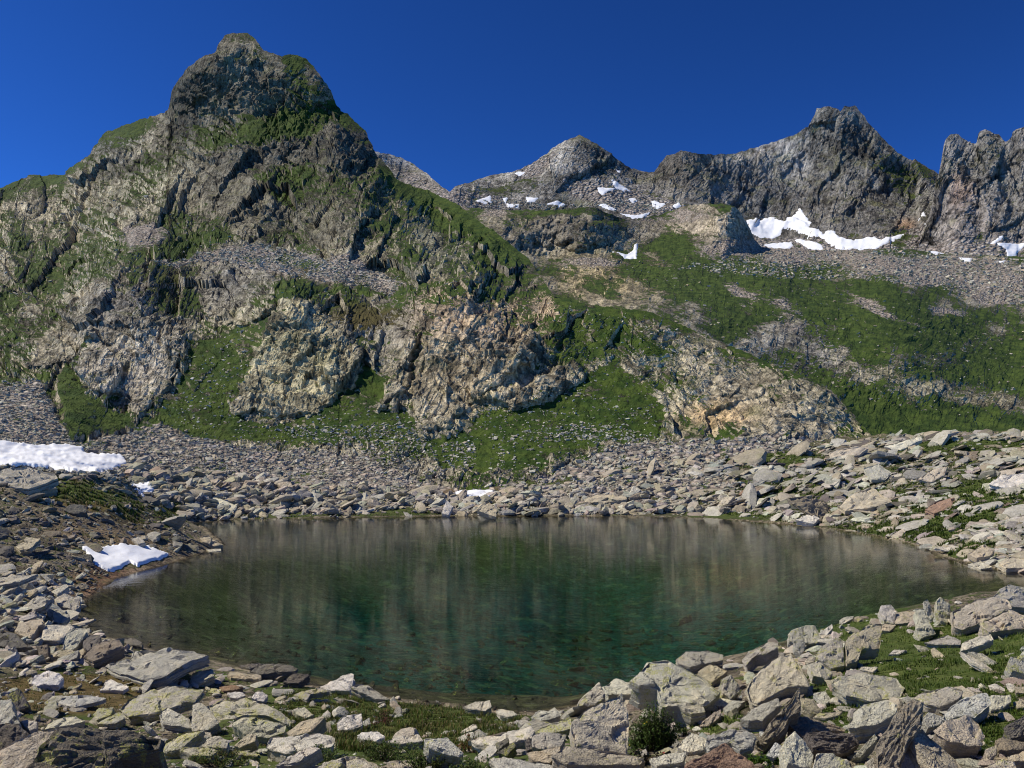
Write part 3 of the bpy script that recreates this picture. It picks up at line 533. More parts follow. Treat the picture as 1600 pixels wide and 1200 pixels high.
def traced(pts, T, R, th, seed, tint, lich, lam, sink=0.0, dist=None):
    """slab whose lit face has the given outline (photo pixels); its plane leans T degrees towards the viewer and R sideways,
    it stands where its lower edge meets the ground and is th metres thick, broken into layers"""
    q = np.array(pts, float); rng = np.random.default_rng(seed)
    kb = np.argmax(q[:, 1]); fx, fy = q[kb]
    vis = 0.75*math.cos(rad(T))
    d = 15.0
    def gnd(px, py):
        dd = float(ground_hit(px, py)[0])
        if not np.isfinite(dd): dd = 100.0
        zz = EYE+(HY-py)/F*dd
        if zz < -0.12: dd = (EYE+0.08)*F/(py-HY)
        return dd
    for _ in range(4): d = gnd(fx, fy+min(th*0.6*vis*F/d, 40))
    if dist: d = dist
    P0 = world_of(np.array(fx), np.array(fy), d)
    n = np.array([-math.sin(rad(R)), -math.sin(rad(T)), math.cos(rad(T))]); n /= np.linalg.norm(n)
    def onplane(a):
        v = np.stack([(a[:, 0]-CX)/F, np.ones(len(a)), (HY-a[:, 1])/F], -1); C = np.array([0, 0, EYE])
        den = np.minimum(v@n, -0.06); tt = ((P0-C)@n)/den
        tt = np.clip(tt, d*0.97, d*1.35)
        return C+v*tt[:, None]
    W = onplane(q); c = W.mean(0)
    e1 = np.cross(n, [0, 1, 0.01]); e1 /= np.linalg.norm(e1); e2 = np.cross(n, e1)
    uv = np.stack([(W-c)@e1, (W-c)@e2], -1)
    # outline as radius by angle about the centroid
    size = np.abs(uv).max(0); rr = float(np.hypot(*size))/1.4
    m = 88 if rr*F/d > 34 else 60 if rr*F/d > 18 else 40
    seg = []; k = len(uv)
    per = np.r_[0, np.cumsum(np.linalg.norm(np.roll(uv, -1, 0)-uv, axis=1))]
    s = np.linspace(0, per[-1], m, endpoint=False)
    O = np.stack([np.interp(s, per, np.r_[uv[:, i], uv[0, i]]) for i in (0, 1)], -1)
    O += rr*0.035*np.stack([perlin(s/rr*2.6, s*0+seed*.37, s*0, 1), perlin(s/rr*2.6, s*0+seed*.37, s*0, 2)], -1)
    rings = (0.0, .14, .27, .39, .5, .6, .7, .79, .87, .93, .975, 1.0); rows = []; hs = []; top = []
    for r in rings: rows.append(O*r); hs.append(np.zeros(m)); top.append(1)
    dep = max(th*0.58, 0.09); nl = int(np.clip(lam, 3, 9)); zs = np.sort(rng.uniform(0.03, 0.97, nl-1)); zs = np.r_[0, zs, 1]
    for i in range(nl):                                          # each layer steps in or out
        f = 1+rng.uniform(-0.085, 0.045)-0.10*zs[i]**2+0.04*perlin(s/rr*3, s*0+i*3.1, s*0+seed, 4)
        for zz in ((zs[i]+0.012, zs[i+1]-0.012) if i else (0.03, zs[1]-0.012)):
            rows.append(O*np.reshape(f, (-1, 1))); hs.append(np.full(m, -zz*dep)); top.append(0)
    rows.append(O*0.55); hs.append(np.full(m, -dep*1.02)); top.append(0)
    A = np.array(rows); H = np.array(hs); H = H-0.12*dep*(np.array([0]+[0]*(len(rows)-1)))[:, None]
    drop = n*0.8+np.array([0, -0.12, 0.6]); drop /= np.linalg.norm(drop)
    V = c+A[..., :1]*e1+A[..., 1:]*e2+H[..., None]*drop
    onface = (np.array(top) > 0)[:, None]
    edge = np.array(list(rings)+[1]*(len(rows)-len(rings)))[:, None]
    g = fbm(V+seed*3.3, rr*0.9, 5, 7, 0.55)
    fa = rng.uniform(0, 180); fc = facets(A[..., 0], A[..., 1], rr*0.55, seed, fa, 1.8)+0.45*facets(A[..., 0], A[..., 1], rr*0.24, seed+3, fa, 2.0)+0.2*facets(A[..., 0], A[..., 1], rr*0.11, seed+6, fa, 1.8)
    V = V+n*(np.where(onface, 0.05*rr*g+0.09*rr*fc-0.05*rr*edge**8, 0.03*rr*g))[..., None]
    if lam >= 7:                                                 # thin beds showing on the face, along the long side
        cv = np.cov(uv.T); ew, ev = np.linalg.eigh(cv); mn = ev[:, 0]; a_ = (A[..., 0]*mn[0]+A[..., 1]*mn[1])/rr+0.10*g
        q = a_*7.5; fq = q-np.floor(q); V = V+n*(np.where(onface, 0.085*rr*(fq**1.5-.5)*(0.6+0.8*perlin(np.floor(q)*3.7, A[..., 0]/rr, A[..., 1]/rr, 9)), 0))[..., None]
    V = V+0.02*rr*np.where(onface, 0, 1)[..., None]*np.stack([perlin(V[..., 0]/rr*5, V[..., 1]/rr*5, V[..., 2]/rr*5, q) for q in (1, 2, 3)], -1)
    strat = H+0.10*rr*g*0+0.06*rr*g+(0.5*a_*rr if lam >= 7 else 0)
    nr = len(rows); fcs = []
    i = np.arange(nr*m).reshape(nr, m); j = np.roll(i, -1, 1)
    quads = np.stack([i[:-1], i[1:], j[1:], j[:-1]], -1).reshape(-1, 4)[m:]
    base = V.mean((0, 1)); zlo = V[..., 2].min()
    cc = V[0].mean(0); allv = np.concatenate([V.reshape(-1, 3)[m:], [cc, V[-1].mean(0)]])
    quads = quads-m; N1 = (nr-1)*m
    ii = np.arange(m); jj = (ii+1) % m
    tris = np.concatenate([np.stack([np.full(m, N1), ii, jj], -1), np.stack([np.full(m, N1+1), (nr-2)*m+jj, (nr-2)*m+ii], -1)])
    stv = np.r_[strat.ravel()[m:], 0, -dep]
    fw = c-np.array([0, 0, EYE]); nf = np.cross(allv[jj]-allv[N1], allv[ii]-allv[N1]).sum(0)
    if nf@fw < 0: pass
    else: quads = quads[:, ::-1]; tris = tris[:, ::-1]
    org = np.array([c[0], c[1], zlo])
    tj = np.array(TINT[tint])*rng.uniform(0.9, 1.1)*np.array([1, rng.uniform(.97, 1.02), rng.uniform(.93, 1.03)])
    K = len(allv)
    return org, allv-org, [quads, tris], {'tint': np.repeat(tj[None], K, 0), 'prop': np.stack([stv, np.full(K, lich), np.full(K, rr)], -1)}, d

NOCC = []; REFS = []                                                        # pixel discs already taken by a rock set by hand
def place(name, label, cat, group, *a, **k):
    org, V, Fc, at, d = traced(*a, **k)
    o = make_mesh(name, V, Fc, ROCK, at); o.location = org; o.data.set_sharp_from_angle(angle=rad(24))
    q = np.array(a[0]); REFS.append((label, q[:, 0].mean(), q[:, 1].mean())); NOCC.append((q[:, 0].mean(), q[:, 1].mean(), np.ptp(q[:, 0])/2, np.ptp(q[:, 1])/2))
    return tag(o, label, cat, group)

GN, GR, GL, GF, GB = 'rocks on the near left shore', 'rocks on the near right shore', 'rocks on the left bank', 'slabs of the far rubble bank', 'rocks of the right bank'
# tint T R thickness lichen layers | name | label | outline
TRACED = {
GN: """
g 14 4 .5 .2 5|flat_rock|broad grey slab with a black undercut edge jutting into the water on the left shore|165,1040 200,1029 210,1015 242,1016 260,1012 292,1012 329,1023 300,1031 260,1054 246,1057 221,1060 183,1050
b 18 6 .5 .0 5|rock|brown block with a dark front just left of the broad shore slab|127,1024 160,1002 187,999 193,1010 152,1031 146,1033
d 16 8 .3 .1 5|rock|dark low rock at the water's edge behind the brown block|187,997 206,996 223,1004 221,1010 204,1008 194,1004
v 48 -8 .4 .0 4|rock|pale upright block leaning beside a dark cube near the left waterline|98,1010 104,990 117,982 133,981 137,986 121,1010 112,1017 98,1015
d 30 10 .4 .1 4|rock|dark cube-shaped stone right of the pale upright block|129,1000 142,991 156,991 157,1002 137,1017 129,1010
v 22 -6 .4 .0 6|flat_rock|pale blue-grey split slab above the pale upright block|65,995 69,979 92,975 108,973 117,979 100,995 92,1000 65,1000
p 25 5 .45 .0 5|rock|pinkish block left of the pale split slab|22,984 29,973 50,967 67,966 70,977 60,979 48,997 23,989
g 25 -5 .35 .1 5|flat_rock|grey shelf of rock overhanging the water above the split slab|73,952 88,950 104,954 110,962 98,973 83,971 73,962
d 30 14 .5 .2 4|flat_rock|dark sloping slab at the left edge under the pinkish block|-12,983 23,990 52,1010 37,1012 19,1012 -12,1008
b 70 5 .3 .0 4|rock|brown upright slab standing in the gap below the pale blocks|56,1010 74,1006 75,1025 62,1031
g 74 -10 .25 .1 4|rock|thin dark upright splinter left of the brown upright slab|18,1015 23,1009 31,1025 23,1037 18,1031
t 25 4 .25 .0 4|rock|small tan stone under the pale upright block|86,1025 94,1016 112,1015 117,1019 100,1027
g 45 8 .25 .1 4|rock|small leaning grey stone touching the brown block|100,1029 117,1017 123,1015 121,1027 108,1032
w 16 -3 .25 .0 3|flat_rock|bright white ragged slab on the rusty turf at left|49,1067 54,1056 73,1048 94,1052 100,1060 92,1070 69,1069 58,1072
w 20 5 .2 .0 3|rock|bright white triangular stone in the turf right of the ragged white slab|156,1079 165,1063 173,1061 202,1073 192,1079 179,1078
u 8 0 .15 .0 3|flat_rock|long flat bluish-white slab lying in the turf at left|82,1096 100,1089 129,1086 165,1091 154,1096 117,1104 98,1100
g 15 3 .35 .75 5|flat_rock|big grey slab pointed to the left with a lichen rim, below the white triangular stone|188,1108 200,1092 256,1071 287,1072 319,1077 306,1094 271,1104 246,1112 200,1121
l 35 10 .25 .9 4|rock|lichen-rimmed stone at the left tip of the big pointed slab|146,1115 154,1106 178,1105 173,1117 150,1125
g 25 6 .25 .6 4|rock|grey leaning stone in front of the lichen-rimmed stone|150,1131 173,1117 187,1112 196,1121 179,1131
v 12 2 .2 .3 4|flat_rock|pale brown flat slab lying behind the folded boulder|65,1140 83,1125 112,1118 133,1127 117,1131
v 25 -5 .25 .2 4|rock|pale chunk behind the dark corner block at left|31,1127 44,1124 58,1127 58,1137 46,1142
d 62 -6 .45 .5 6|rock|dark upright stone with lichen streaks rising from the rusty turf|11,1087 19,1079 31,1076 40,1092 45,1104 27,1110 19,1104
g 42 8 .5 .2 4|rock|bluish-grey block at the left edge below the dark upright stone|-12,1096 17,1092 21,1112 31,1130 -12,1131
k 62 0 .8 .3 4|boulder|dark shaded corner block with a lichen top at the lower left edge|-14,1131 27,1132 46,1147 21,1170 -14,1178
p 26 16 .5 .2 7|flat_rock|pinkish layered slab sloping down to the left corner|-16,1178 42,1149 86,1136 100,1142 62,1176 35,1212 -16,1225
k 46 -4 .9 .5 9|boulder|large dark folded boulder of thin layers along the bottom left|60,1165 92,1136 146,1137 208,1143 256,1153 250,1168 225,1172 190,1182 160,1218 30,1225
g 42 6 .6 .6 5|boulder|rounded grey boulder with lichen in front of the folded boulder|160,1207 183,1169 192,1165 229,1166 254,1181 268,1215
l 30 10 .3 .9 6|rock|lichen-covered tilted rock right of the folded boulder|252,1171 260,1156 292,1143 319,1142 300,1154 283,1169 260,1175
l 20 0 .3 1.0 4|flat_rock|low ledge bright with yellow-green lichen at the bottom left|281,1171 288,1168 325,1167 340,1172 330,1180 300,1180
v 35 0 .35 .1 5|rock|crumbly white-grey rock against the dome of lichen|248,1117 262,1104 271,1110 296,1123 300,1137 271,1133 254,1131
l 20 -4 .35 .8 5|boulder|long domed boulder speckled with lichen at lower left centre|321,1104 342,1094 383,1090 417,1100 450,1121 452,1131 417,1119 383,1117 352,1127 337,1117
l 32 -4 .4 .7 5|boulder|second lichen boulder tucked under the long domed one|362,1130 377,1121 398,1119 429,1127 446,1133 444,1144 419,1152 383,1146
g 38 5 .35 .3 5|rock|rough grey rock left of the second lichen boulder|300,1100 315,1098 331,1112 342,1129 325,1140 300,1142
d 6 0 .12 .2 4|flat_rock|thin dark plate lying flat in the water|374,1040 404,1035 410,1038 390,1045
d 10 5 .4 .2 8|flat_rock|stack of dark thin plates at the water's edge in the centre left|390,1048 412,1037 442,1036 465,1044 462,1048 429,1050 404,1054
k 16 -8 .35 .1 6|rock|black sloping rock half in the water right of the dark plates|442,1065 458,1052 485,1054 467,1067 450,1067
b 25 14 .2 .0 4|rock|small brown tilted plate under the dark plates|425,1058 446,1049 449,1052 433,1061
t 10 0 .25 .3 6|flat_rock|tan layered ledge left of the dark plates|355,1054 360,1049 387,1052 408,1055 408,1062 379,1060 360,1059
l 30 4 .35 .4 4|rock|pale angular stone with lichen right of the broad shore slab|297,1064 300,1052 321,1046 331,1044 334,1056 310,1067
r 14 4 .2 .0 4|flat_rock|rusty red flat stone on the turf in the left foreground|342,1073 360,1069 381,1073 369,1077 348,1079
l 25 6 .2 1.0 3|rock|small stone yellow with lichen below the rusty one|324,1081 331,1075 346,1077 342,1085
w 38 0 .25 .0 3|rock|round white stone beside the rusty one|358,1083 367,1080 379,1081 383,1087 371,1091 359,1089
w 38 -10 .25 .0 3|rock|white egg-shaped stone, right neighbour of the round white one|392,1090 400,1081 410,1080 419,1087 412,1096 400,1094
w 44 12 .45 .0 4|rock|tall pointed white rock at the water's edge|499,1073 521,1062 548,1050 552,1052 551,1067 546,1079 525,1079 508,1077
g 24 -10 .3 .3 5|flat_rock|grey slab sloping right into the grass behind the pointed white rock|548,1073 556,1069 573,1070 608,1092 587,1092 567,1083
l 16 4 .2 .8 4|rock|lichen-dotted low rock left of the pointed white one|458,1085 481,1077 500,1075 517,1080 485,1085 479,1094
v 30 0 .25 .1 3|rock|pale rounded stone alone in the grass at left centre|458,1110 475,1104 490,1117 477,1122 465,1117
t 34 16 .45 .0 6|rock|brown wedge pointing up to the right with a black side|448,1144 473,1127 500,1119 506,1121 487,1142 477,1144 454,1150
v 14 4 .35 .1 4|flat_rock|pale broad flat slab in front of the brown wedge|415,1167 425,1150 456,1150 500,1146 525,1152 517,1167 481,1171 446,1177
w 55 0 .35 .1 3|rock|white block, nearly a cube, in the grass|527,1129 535,1119 565,1115 566,1133 546,1141 527,1140
w 50 0 .15 .0 3|rock|small white shard touching the white cube|567,1127 577,1121 579,1131 569,1135
w 10 0 .15 .0 3|flat_rock|flat white plate in the grass right of the broad pale slab|558,1150 565,1144 590,1142 602,1150 587,1158 569,1156
g 32 4 .35 .3 5|rock|grey rounded stone under the second lichen boulder|315,1165 327,1150 342,1149 356,1158 354,1169 325,1169
t 36 14 .3 .2 5|rock|tan leaning stone between the lichen boulder and the broad pale slab|366,1165 387,1146 400,1148 398,1158 375,1167
l 16 2 .35 .7 6|flat_rock|lichen-edged slab cut off by the bottom of the picture among the shrubs|487,1204 506,1190 540,1181 560,1183 587,1192 604,1210
v 28 14 .3 .0 4|flat_rock|pale slab leaning up towards the brown wedge|429,1196 450,1181 487,1165 500,1169 467,1190
l 10 0 .25 1.0 5|flat_rock|long low slab edged with yellow lichen at the bottom|300,1171 323,1168 362,1173 404,1176 406,1181 362,1177 321,1175
p 14 0 .25 .0 4|rock|small pinkish flat stone above the yellow-edged slab|302,1146 312,1142 329,1144 331,1152 306,1152
v 26 10 .35 .2 5|rock|grey wedge standing at the lake end of the centre grass|725,1104 744,1096 765,1094 767,1104 758,1110 737,1108
v 10 0 .2 .0 4|flat_rock|flat pale stone at the waterline right of the grey wedge|775,1110 783,1108 802,1111 809,1117 794,1120 781,1117
v 16 8 .15 .1 3|rock|pale plank-like stone in the centre grass|719,1144 729,1136 744,1130 746,1137 725,1146
v 30 0 .2 .0 3|rock|little pale stone between the grass and the right-hand rocks|808,1127 817,1123 827,1127 815,1133
v 30 0 .3 .2 4|rock|jagged pale rock at the foot of the mossy ledge|829,1121 842,1110 856,1111 867,1105 877,1117 860,1123 840,1127
""",
GR: """
v 58 10 .4 .3 4|rock|pointed pale slab left of the big triangular boulder|900,1106 903,1096 936,1065 945,1083 942,1094 930,1102
p 58 -4 .9 .35 4|boulder|big pale pink boulder shaped like a triangle with a black right side|894,1127 911,1112 972,1083 980,1115 980,1177 899,1167
l 20 12 .3 .9 6|flat_rock|mossy ledge running up to the big triangular boulder|833,1142 846,1137 892,1121 892,1137 854,1148
v 14 8 .3 .1 4|flat_rock|broad pale flat slab at bottom centre|733,1154 777,1146 829,1135 835,1142 829,1152 800,1160 773,1165 744,1160
g 38 4 .4 .2 4|rock|grey rounded block left of the big triangular boulder's foot|831,1150 846,1144 885,1146 877,1165 850,1171 831,1167
d 65 0 .2 .2 4|rock|small dark upright stone beside the grey rounded block|821,1158 827,1151 833,1171 823,1175
d 34 14 .25 .7 5|rock|upper of two dark tilted plates with lichen rims at bottom centre|773,1162 794,1152 796,1158 779,1171
d 36 14 .25 .8 5|rock|lower of two dark tilted plates with lichen rims at bottom centre|777,1175 802,1160 806,1165 792,1181
t 26 12 .35 .1 5|rock|tan wedge under the grey rounded block|823,1177 875,1165 875,1175 858,1192 831,1187
g 10 0 .25 .1 5|flat_rock|wide flat slab with a brown edge at the bottom centre|765,1185 787,1181 829,1190 877,1198 870,1208 783,1206
u 40 -12 .4 .5 4|flat_rock|blue-grey slab rising out of the shrubs at bottom centre|662,1154 700,1152 725,1177 717,1184 669,1170
v 20 0 .25 .0 4|rock|pinkish flat stone left of the blue-grey slab|600,1158 621,1150 654,1147 662,1158 625,1162
p 20 -8 .35 .3 4|flat_rock|pinkish slab lying at the foot of the big triangular boulder|864,1180 885,1165 963,1175 1005,1185 997,1194 890,1193
g 18 -4 .4 .3 5|boulder|grey loaf-shaped boulder standing in the water|1057,1029 1072,1018 1105,1017 1130,1023 1128,1031 1099,1037 1078,1042 1061,1035
v 34 -6 .8 .6 6|boulder|large domed pale boulder with a lichen patch near the water's edge|984,1065 1003,1046 1013,1034 1042,1032 1059,1040 1097,1058 1126,1083 1099,1100 1063,1096 1034,1096 1026,1075 997,1073
v 16 0 .35 .2 4|flat_rock|pale ledge between the pointed slab and the domed boulder|940,1073 961,1060 984,1067 1026,1073 1026,1083 988,1085 947,1085
l 24 -6 .6 .5 6|rock|overhanging block with a black hollow under the domed boulder|1030,1096 1067,1094 1097,1100 1103,1112 1080,1115 1059,1104 1034,1104
l 60 0 .3 .4 4|rock|narrow leaning stone left of the black hollow|1009,1083 1024,1077 1034,1104 1038,1117 1026,1108
t 36 6 .35 .4 4|rock|tan rounded stone behind the domed boulder|1090,1050 1109,1037 1130,1044 1138,1048 1124,1058 1111,1067
l 50 -8 .45 .6 4|boulder|greenish rounded boulder right of the domed one|1126,1062 1142,1054 1157,1073 1157,1081 1142,1092 1130,1083
v 24 6 .3 .2 5|rock|pale layered stone under the greenish boulder|1099,1100 1126,1090 1149,1094 1126,1106 1103,1108
t 52 20 .25 .0 5|rock|tan splinter leaning right of the black hollow|1090,1135 1115,1112 1127,1108 1126,1119 1107,1135
g 26 10 .3 .1 5|rock|grey angular stone above the tan splinter|1130,1106 1145,1094 1165,1094 1151,1108 1136,1112
b 58 14 .3 .1 5|rock|brownish upright shard at the left foot of the diamond slab|1159,1079 1176,1073 1180,1079 1176,1094 1161,1094
v 30 4 .3 .1 4|rock|smooth grey-white rock right of the flowering moss mound|1059,1167 1067,1156 1080,1144 1105,1154 1101,1171 1074,1175
g 36 6 .4 .2 8|rock|crumpled layered grey rock at bottom right of centre|1103,1158 1120,1148 1138,1140 1167,1140 1182,1150 1174,1167 1157,1173 1142,1160 1107,1169
r 38 10 .4 .1 8|flat_rock|rust-streaked layered slab at the bottom|1072,1192 1101,1177 1132,1160 1145,1169 1176,1190 1182,1208 1065,1208
v 24 6 .25 .2 5|rock|pale ridged stone left of the rust-streaked slab|1015,1185 1042,1177 1072,1175 1067,1190 1026,1196
l 28 20 .5 .4 7|rock|dark-bellied rock jutting up over the water like a beak|1159,1030 1170,1017 1202,1002 1215,1004 1217,1012 1195,1022 1177,1025 1165,1040
l 50 0 .5 .6 4|boulder|round pale boulder on the skyline of the right shore|1231,992 1237,984 1260,976 1275,977 1280,987 1277,1005 1260,1005 1242,1005 1232,1000
v 36 12 .25 .2 4|rock|small pale stone right of the round skyline boulder|1280,990 1300,974 1302,981 1292,992
v 14 6 .15 .1 3|rock|flat pale stone in the grass by the water, right of the round boulder|1311,970 1317,965 1334,962 1332,967 1317,974
g 55 -8 .3 .2 5|rock|grey layered stone under the round skyline boulder|1240,1005 1259,1002 1257,1015 1252,1025 1242,1015
l 44 6 .5 .8 4|boulder|lichen-spotted block, left half of a cracked pair|1274,1025 1282,1010 1310,995 1317,1000 1320,1040 1300,1044 1277,1030
t 44 6 .5 .6 4|boulder|tan block, right half of the cracked pair|1321,1000 1360,972 1378,975 1375,1012 1345,1015 1340,1032 1323,1038
p 36 8 .5 .35 5|boulder|big pinkish-brown diamond-shaped slab in the middle of the right shore|1166,1075 1187,1047 1205,1030 1235,1020 1255,1050 1265,1072 1230,1072 1222,1077 1182,1100 1174,1095
v 34 -10 .3 .4 5|flat_rock|pale slab right of the diamond-shaped one|1262,1037 1280,1032 1302,1052 1292,1062 1270,1055
g 26 10 .5 .2 5|boulder|grey block with a black underside below the diamond slab|1157,1122 1175,1107 1215,1090 1220,1100 1202,1115 1192,1125 1170,1126
b 60 12 .5 .2 9|boulder|leaning brown pillar of thin layers below the diamond slab|1182,1160 1202,1130 1222,1110 1250,1075 1252,1112 1237,1115 1230,1135 1215,1150 1195,1165
v 56 -6 .5 .2 4|rock|white pointed rock at the foot of the layered pillar|1227,1155 1242,1142 1260,1160 1272,1180 1267,1203 1232,1192
u 40 0 .3 .1 4|rock|bluish pyramid-shaped stone left of the white pointed rock|1197,1180 1212,1159 1230,1170 1230,1177 1210,1184
l 40 0 .5 .7 4|boulder|pale boulder with yellow lichen cut by the bottom edge|1268,1210 1275,1177 1300,1176 1325,1190 1342,1212
t 10 4 .15 .4 3|flat_rock|flat tan plate on the small grass patch below the lichen boulder|1271,1120 1280,1114 1315,1111 1310,1117 1290,1122
v 30 -8 .2 .1 4|rock|thin flake leaning right of the layered pillar's top|1272,1082 1290,1080 1300,1095 1292,1099
t 40 -12 .3 .2 5|rock|tan broken stone between the pillar and the small grass patch|1252,1090 1270,1092 1285,1112 1272,1115 1255,1100
b 24 -8 .5 .1 8|flat_rock|brown curved slab with a dark layered front|1235,1132 1240,1117 1270,1122 1320,1137 1322,1142 1280,1141 1255,1150
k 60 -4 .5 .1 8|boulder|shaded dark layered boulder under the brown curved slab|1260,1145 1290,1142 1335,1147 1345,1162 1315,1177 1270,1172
l 24 -4 .35 .5 6|boulder|lens-shaped pale boulder with lichen left of the grass|1302,1067 1310,1057 1350,1052 1400,1060 1410,1075 1405,1090 1360,1094 1325,1085
v 76 4 .2 .3 4|rock|thin upright stone standing on the right skyline|1444,939 1450,937 1460,962 1455,972 1447,962
l 72 -4 .35 .7 5|rock|taller upright stone with lichen beside the thin one|1464,937 1470,932 1485,945 1486,962 1480,978 1470,970 1464,957
p 30 6 .5 .25 4|boulder|big smooth pink slab at the right edge, left of its crack|1487,955 1525,937 1552,933 1572,937 1580,950 1535,970 1505,982 1491,977 1490,962
p 28 -4 .5 .3 4|boulder|pink slab below the crack at the right edge|1530,975 1580,952 1604,962 1604,980 1547,987
g 45 -4 .6 .4 5|boulder|grey rough rock behind the pink slabs at the right edge|1552,932 1562,920 1575,914 1606,918 1606,950 1580,947
v 58 0 .4 .4 4|rock|pale knob at the water edge left of the upright stones|1374,954 1377,946 1392,944 1400,955 1397,974 1382,972
t 16 4 .25 .3 4|flat_rock|tan bench-like slab between the knob and the upright stones|1397,957 1430,954 1435,965 1422,972 1397,975
v 42 -8 .4 .3 6|rock|ribbed pale rock under the thin upright stone|1430,952 1445,951 1450,967 1457,982 1462,989 1440,997 1430,985 1435,967
t 20 4 .2 .2 4|rock|small tan stone in front of the pale knob|1372,980 1382,974 1400,977 1390,986 1377,985
g 18 6 .2 .3 6|flat_rock|wavy grey slab lying in the grass below the upright stones|1445,1004 1480,992 1502,1001 1500,1007 1465,1007
v 14 4 .25 .1 4|flat_rock|pale flat slab at the upper right of the grass|1502,1007 1510,1000 1547,990 1552,1000 1525,1010 1502,1017
g 20 -12 .12 .1 4|flat_rock|upper of two thin flakes in the grass at right|1512,1017 1535,1020 1560,1036 1550,1039 1530,1027
v 20 -14 .12 .1 4|flat_rock|lower of two thin flakes in the grass at right|1500,1017 1515,1022 1552,1046 1547,1049 1520,1035
g 45 0 .4 .8 4|boulder|round lichen-spotted grey boulder at the right edge of the grass|1575,1035 1580,1025 1606,1023 1606,1055 1582,1047
v 10 4 .12 .1 3|rock|small pale stone lying alone in the right grass|1389,1022 1397,1015 1417,1016 1405,1022
v 22 8 .55 .2 5|boulder|pale angular block with a dark concave front below the lens-shaped boulder|1325,1135 1335,1110 1350,1100 1387,1092 1402,1102 1397,1115 1372,1130 1340,1136
b 62 14 .6 .2 9|boulder|twisted brown log-like rock of vertical layers|1370,1165 1402,1112 1425,1092 1442,1097 1444,1125 1435,1145 1420,1162 1402,1203 1370,1206
l 20 6 .3 .4 5|flat_rock|long tan slab behind the log-like rock at the grass edge|1427,1090 1440,1082 1485,1072 1505,1077 1500,1090 1470,1104 1447,1100
u 32 10 .35 .1 4|boulder|bluish-white curved slab above the pink boulder|1472,1122 1490,1100 1510,1090 1540,1082 1547,1100 1522,1120 1505,1117 1480,1125
v 36 0 .3 .1 5|rock|crumbled pale stone right of the bluish-white slab|1548,1087 1580,1085 1580,1097 1565,1107 1548,1110
p 42 -6 .5 .3 4|boulder|salmon-pink rounded boulder at lower right|1459,1142 1480,1125 1515,1117 1530,1130 1540,1150 1535,1165 1510,1165 1480,1157
g 50 0 .4 .3 5|rock|mottled stone wedged between the log-like rock and the bluish-white slab|1442,1122 1452,1112 1472,1120 1472,1132 1450,1137
t 40 -14 .4 .1 9|flat_rock|splintered slab like split wood below the pink boulder|1421,1147 1440,1140 1460,1157 1495,1187 1512,1208 1460,1208 1432,1165
g 55 0 .4 .3 6|boulder|rough grey rock at the bottom under the log-like rock|1385,1208 1402,1175 1435,1177 1447,1208
b 24 0 .25 .1 5|flat_rock|brown flat stone near the right edge, left part|1555,1157 1565,1152 1606,1160 1606,1170 1560,1172
d 50 10 .4 .2 8|rock|dark layered stone at the right edge below the grass|1570,1135 1606,1115 1606,1147 1580,1154
t 20 6 .25 .2 4|rock|tan stone in the lower right corner|1575,1182 1604,1172 1606,1188 1585,1190
g 30 0 .3 .4 5|rock|grey stone cut by the bottom edge near the right corner|1527,1206 1565,1185 1585,1190 1592,1208
t 45 0 .3 .1 4|rock|small tan stone right of the salmon-pink boulder|1540,1170 1557,1164 1557,1179 1545,1189
t 12 0 .15 .1 3|rock|small flat stone in the grass under the round lichen boulder|1585,1072 1606,1074 1606,1083 1588,1082
t 14 6 .2 .1 4|flat_rock|tan slab at the right edge below the small flat stone|1583,1097 1606,1090 1606,1104 1590,1106
l 56 14 .3 .4 5|rock|lichen-edged plank leaning left of the log-like rock|1330,1185 1367,1146 1372,1154 1345,1184
g 50 6 .3 .3 5|rock|stubby grey stone between the plank and the log-like rock|1355,1189 1375,1177 1379,1203 1357,1203
v 14 4 .15 .2 4|rock|pale flat stone above the lens-shaped boulder|1340,1045 1350,1041 1372,1042 1365,1050
""",
GL: """
g 20 -4 1.0 .2 8|flat_rock|wide cracked grey plate capping the left bank under the snow|-14,750 5,734 42,730 84,741 89,748 42,764 12,757
t 30 -4 .9 .1 7|flat_rock|tan plate with a black hollow below the capping plate|23,764 82,750 89,764 60,769
t 24 -16 .6 .1 4|flat_rock|tan wedge at the tip of the left bank, overhanging the lake|310,839 327,837 348,851 334,853 317,846
v 8 0 .2 .0 3|flat_rock|flat pale stone in the water under the tan wedge|323,858 345,857 345,861 327,862
g 30 0 .6 .1 4|rock|grey rock just above the snow patch by the water|204,841 217,837 227,847 215,850
g 24 -8 .5 .0 4|flat_rock|grey flat plate on the crest of the left bank|140,741 163,737 177,741 163,750
t 22 -18 .4 .1 4|flat_rock|tan stone lying on the dark slope of the left bank|205,794 207,791 233,801 222,800
v 26 14 .4 .2 4|rock|pale rock pointing up at the shore below the snow|77,925 103,912 107,916 89,930
g 26 -8 .45 .2 4|boulder|grey shore boulder notched by the water's edge|84,934 100,927 126,934 126,946 117,955 89,944
g 28 16 .4 .1 6|flat_rock|blue-grey slab leaning inland from the notched boulder|36,948 58,930 79,934 70,946 47,955
t 26 12 .4 .2 6|flat_rock|tan layered slab left of the snow patch|23,853 44,839 63,841 47,857 30,860
l 18 6 .3 .2 5|flat_rock|long pale slab at the left edge above the blocky shore|-10,904 30,899 58,897 28,909 -10,916
d 50 0 .8 .0 4|rock|black hollow-sided rock on the middle of the left bank|98,797 110,787 132,789 135,800 115,803
""",
